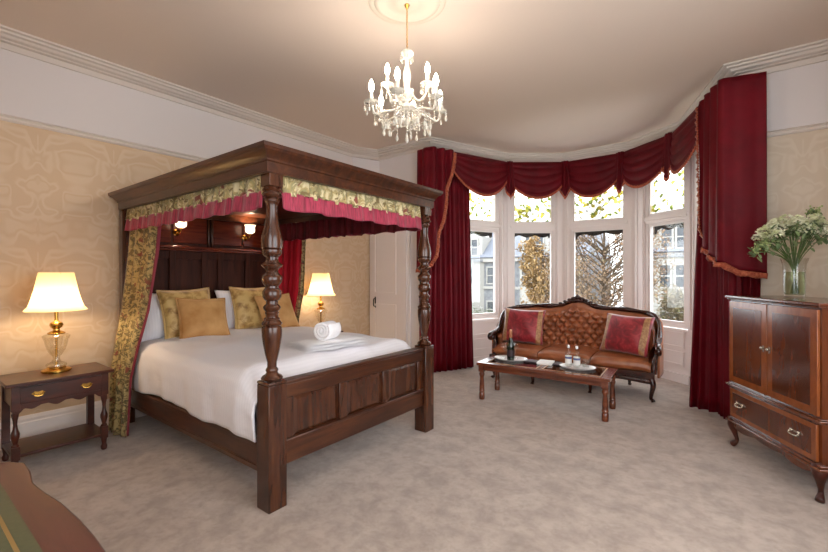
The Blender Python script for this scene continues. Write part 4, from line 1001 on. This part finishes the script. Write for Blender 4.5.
# ------------------------------------------------------------------ desk corner at the lower left
dk = thing('writing_desk', (-1.2, -.02, 0), 0, 'mahogany desk top with gold-tooled green leather inset, cut off at the picture corner', 'desk')
edge = [(-1.86, .235), (-1.83, .275), (-1.785, .298), (-1.70, .296), (-1.60, .284), (-1.50, .292), (-1.40, .305), (-1.27, .312), (-1.16, .313), (-1.05, .309), (-.92, .300), (-.80, .292), (-.70, .296), (-.62, .298), (-.575, .27), (-.56, .22), (-.56, -.28), (-.60, -.34), (-1.80, -.34), (-1.86, -.29)]
MB().prism([(x, y) for x, y in edge], .728, .75).build('desk_top', MAT['desk'], dk, world=True, bevel=.005)
def rr(x0, x1, y0, y1, r, n=6):
    o = []
    for cx, cy, a in ((x1-r, y1-r, 0), (x0+r, y1-r, PI/2), (x0+r, y0+r, PI), (x1-r, y0+r, 3*PI/2)):
        for k in range(n+1): o.append((cx + r*cos(a+PI/2*k/n), cy + r*sin(a+PI/2*k/n)))
    return o
MB().prism(rr(-1.77, -.65, -.26, .225, .06), .7495, .7512).build('leather_inset', MAT['greenl'], dk, world=True, smooth=0)
g = MB().sweep(rr(-1.74, -.68, -.23, .195, .05), [(0, .7512), (.008, .7512), (.008, .7516), (0, .7516)], closed=True); g.build('gold_tooling', plain('gold_tooling', srgb(150,120,70), .4, Metallic=.4), dk, world=True, smooth=0)
MB().box(-1.76, -.66, -.27, .215, .62, .728).build('frieze', MAT['desk'], dk, world=True, bevel=.004)
for x in (-1.73, -.69):
    for y in (-.24, .18): MB().lathe([(.014,0),(.018,.02),(.014,.05),(.02,.3),(.026,.56),(.02,.58),(.028,.60),(.028,.63)], (x, y, 0), 16).build('leg', MAT['desk'], dk, world=True)

# ------------------------------------------------------------------ outside
GZ = -4.2
def garden():
    g = M_('garden_ground'); g.col(g.ramp(g.noise(.5, 4), [(.3, srgb(92,100,70)), (.7, srgb(128,124,100))])).p(Roughness=.9); return g.m
gr = MB().box(-60, 30, 8, 75, GZ-.1, GZ).build('street_ground', garden(), smooth=0); gr['kind'] = 'structure'
stone = M_('grey_stone'); stone.col(stone.ramp(stone.noise(2.5, 4), [(.3, srgb(92,94,100)), (.7, srgb(122,124,128))])).p(Roughness=.9)
creams = plain('white_render', srgb(146,144,140), .8); slate = M_('slate_roof'); slate.col(slate.ramp(slate.noise(6, 3), [(.3, srgb(86,92,102)), (.7, srgb(106,110,120))])).p(Roughness=.6)
hglass = plain('house_window_glass', srgb(50,56,62), .15)
def house(x0, w, y, label, gable=True):
    h = thing('terraced_house', (x0 + w/2, y, GZ), 0, label, 'house', 'houses across the street')
    E = 7.4
    MB().box(-w/2, w/2, 0, 9, 0, E).build('walls', stone.m, h, smooth=0)
    MB().prism([(-.5, E), (9.5, E), (4.5, E+4.2)], -w/2, w/2, Matrix(((0,0,1,0),(1,0,0,0),(0,1,0,0),(0,0,0,1)))).build('roof', slate.m, h, smooth=0)
    MB().box(-w/2, w/2, -.35, 0, E-.5, E-.1).box(-w/2, w/2, -.2, 0, 3.9, 4.2).build('eaves_band', creams, h, smooth=0)
    bay = MB().prism([(-w/2+.5, 0), (-w/2+1.2, -1.2), (-w/2+3.2, -1.2), (-w/2+3.9, 0)], 0, E-.5); bay.build('bay', creams, h, smooth=0)
    MB().prism([(-w/2+.3, 0), (-w/2+1.1, -1.4), (-w/2+3.3, -1.4), (-w/2+4.1, 0)], E-.5, E-.2).build('bay_cornice', stone.m, h, smooth=0)
    gx = -w/2 + 2.2
    if gable:
        MB().prism([(gx-1.5, E), (gx+1.5, E), (gx+1.5, E+2.4), (gx, E+3.6), (gx-1.5, E+2.4)], 0, 3, Matrix(((1,0,0,0),(0,0,1,-.1),(0,1,0,0),(0,0,0,1)))).build('dormer', creams, h, smooth=0)
        wn = [(gx-.55, E+1.2), (gx+.55, E+1.2)]
    else: wn = []
    for fz in (1.6, 5.4):
        for x in (-w/2+1.65, -w/2+2.75): wn.append((x, fz, -1.2))
        wn.append((w/2-1.3, fz, 0)); wn.append((w/2-2.9, fz, 0))
    for q in wn:
        yy = q[2] if len(q) > 2 else -.1
        f = MB(); x, z = q[0], q[1]
        for b_ in ((x-.5, x-.36, z-1, z+1), (x+.36, x+.5, z-1, z+1), (x-.36, x+.36, z-1, z-.86), (x-.36, x+.36, z+.86, z+1), (x-.36, x+.36, z-.05, z+.05)): f.box(b_[0], b_[1], yy-.12, yy, b_[2], b_[3])
        fo2 = f.build('window', creams, h, smooth=0); MB().box(x-.36, x+.36, yy-.05, yy, z-.86, z+.86).build('pane', hglass, fo2, smooth=0)
    c = MB().box(w/2-1.2, w/2, 3.6, 5.4, E+3, E+5.6); c.build('chimney', stone.m, h, smooth=0)
house(-26, 7.6, 42, 'grey stone house across the street, seen through the leftmost window')
house(-18.4, 7.6, 42, 'grey stone house across the street, behind the golden tree in the second window')
house(-5.85, 8, 40, 'white bay-fronted house across the street, seen through the right window')
barkm = plain('tree_bark', srgb(78,64,50), .9)
def tree(name, x, y, h, R, cols, dens, label, seed, ls=.11, zc=.62, nb=60):
    r = random.Random(seed); t = thing(name, (x, y, GZ), 0, label, 'tree', 'garden trees')
    b = MB().tube(catmull([(0,0,0), (.08,.05,h*.25), (-.05,.1,h*.5), (0,0,h*.9)], 5), [.16 - .009*k for k in range(16)], 8)
    ends = []
    for k in range(nb):
        z0 = h*r.uniform(.18, .8); a = r.uniform(0, 2*PI); L = R*r.uniform(.6, 1.05)*math.sqrt(max(.1, 1-((z0/h-.5)/.6)**2))
        e = Vector((cos(a)*L, sin(a)*L, z0 + h*r.uniform(.12, .3))); m = Vector((cos(a)*L*.5, sin(a)*L*.5, z0 + h*.07))
        b.tube([(0,0,z0), m, e], [.028, .018, .006], 4); ends.append((m, e))
        for j in range(7):
            q = m.lerp(e, r.random()); e2 = q + rv(r)*R*.28 + Vector((0,0,.25)); b.tube([q, e2], [.008, .003], 3); ends.append((q, e2))
    b.build('branches', barkm, t, smooth=0)
    m_ = M_(name + '_leaf'); m_.col(m_.ramp(m_.noise(1.6, 3), [(.3, cols[0]), (.5, cols[1]), (.7, cols[2])])).p(Roughness=.7)
    f = MB()
    for k in range(dens):
        a_, e_ = ends[r.randrange(len(ends))]; p = a_.lerp(e_, r.uniform(.3, 1.1)) + rv(r)*R*.10; leaf(f, p, rv(r), ls*r.uniform(.7, 1.4), ls*.36)
    f.build('foliage', m_.m, t, smooth=0)
tree('golden_tree', -6.75, 18.5, 7.3, 1.25, [srgb(104,80,46), srgb(140,110,66), srgb(160,134,90)], 9000, 'golden autumn tree seen through the second window from the left', 5, .13)
tree('autumn_tree', -3.45, 15.3, 8.2, 2.15, [srgb(96,76,58), srgb(132,106,82), srgb(108,100,70)], 18000, 'bare twiggy brown tree filling the window behind the sofa crest', 8, .075, nb=150)
tree('garden_bush', -1.15, 18.5, 4.9, 1.3, [srgb(66,70,42), srgb(112,96,68), srgb(100,104,62)], 8000, 'bushy green and brown shrub below the white house, in the right window', 12, .10, nb=60)
tree('garden_bush', -9.6, 17.0, 3.6, 1.5, [srgb(66,80,58), srgb(90,100,76), srgb(108,114,84)], 4500, 'low grey green shrub at the foot of the leftmost window', 15, .10, nb=40)

# ------------------------------------------------------------------ sky, camera, view
w = bpy.data.worlds.new('overcast_sky'); sc.world = w; w.use_nodes = True; nt = w.node_tree
bg = nt.nodes['Background']; tc = nt.nodes.new('ShaderNodeTexCoord'); no = nt.nodes.new('ShaderNodeTexNoise'); no.inputs['Scale'].default_value = 3
rp_ = nt.nodes.new('ShaderNodeValToRGB'); rp_.color_ramp.elements[0].color = (.86,.92,1,1); rp_.color_ramp.elements[1].color = (1,1,1,1)
nt.links.new(tc.outputs['Generated'], no.inputs['Vector']); nt.links.new(no.outputs['Fac'], rp_.inputs[0]); nt.links.new(rp_.outputs[0], bg.inputs[0]); bg.inputs[1].default_value = 6.4
cam = bpy.data.cameras.new('camera'); co = bpy.data.objects.new('camera', cam); COL.objects.link(co); sc.camera = co
co.location = (0, 0, 1.35); co.rotation_euler = (PI/2, 0, math.radians(37.37))
cam.sensor_width = 36; cam.lens = 414.6/828*36; cam.shift_y = -(276-274.08)/828; cam.clip_start = .02; cam.clip_end = 300
sc.cycles.caustics_reflective = False; sc.cycles.caustics_refractive = False; sc.cycles.max_bounces = 10; sc.cycles.diffuse_bounces = 5; sc.cycles.transparent_max_bounces = 24
sc.cycles.sample_clamp_indirect = 8; sc.cycles.use_denoising = True
vs_ = sc.view_settings; vs_.view_transform = 'Standard'; vs_.look = 'None'; vs_.exposure = 0.02; vs_.gamma = 1.0; vs_.use_curve_mapping = False
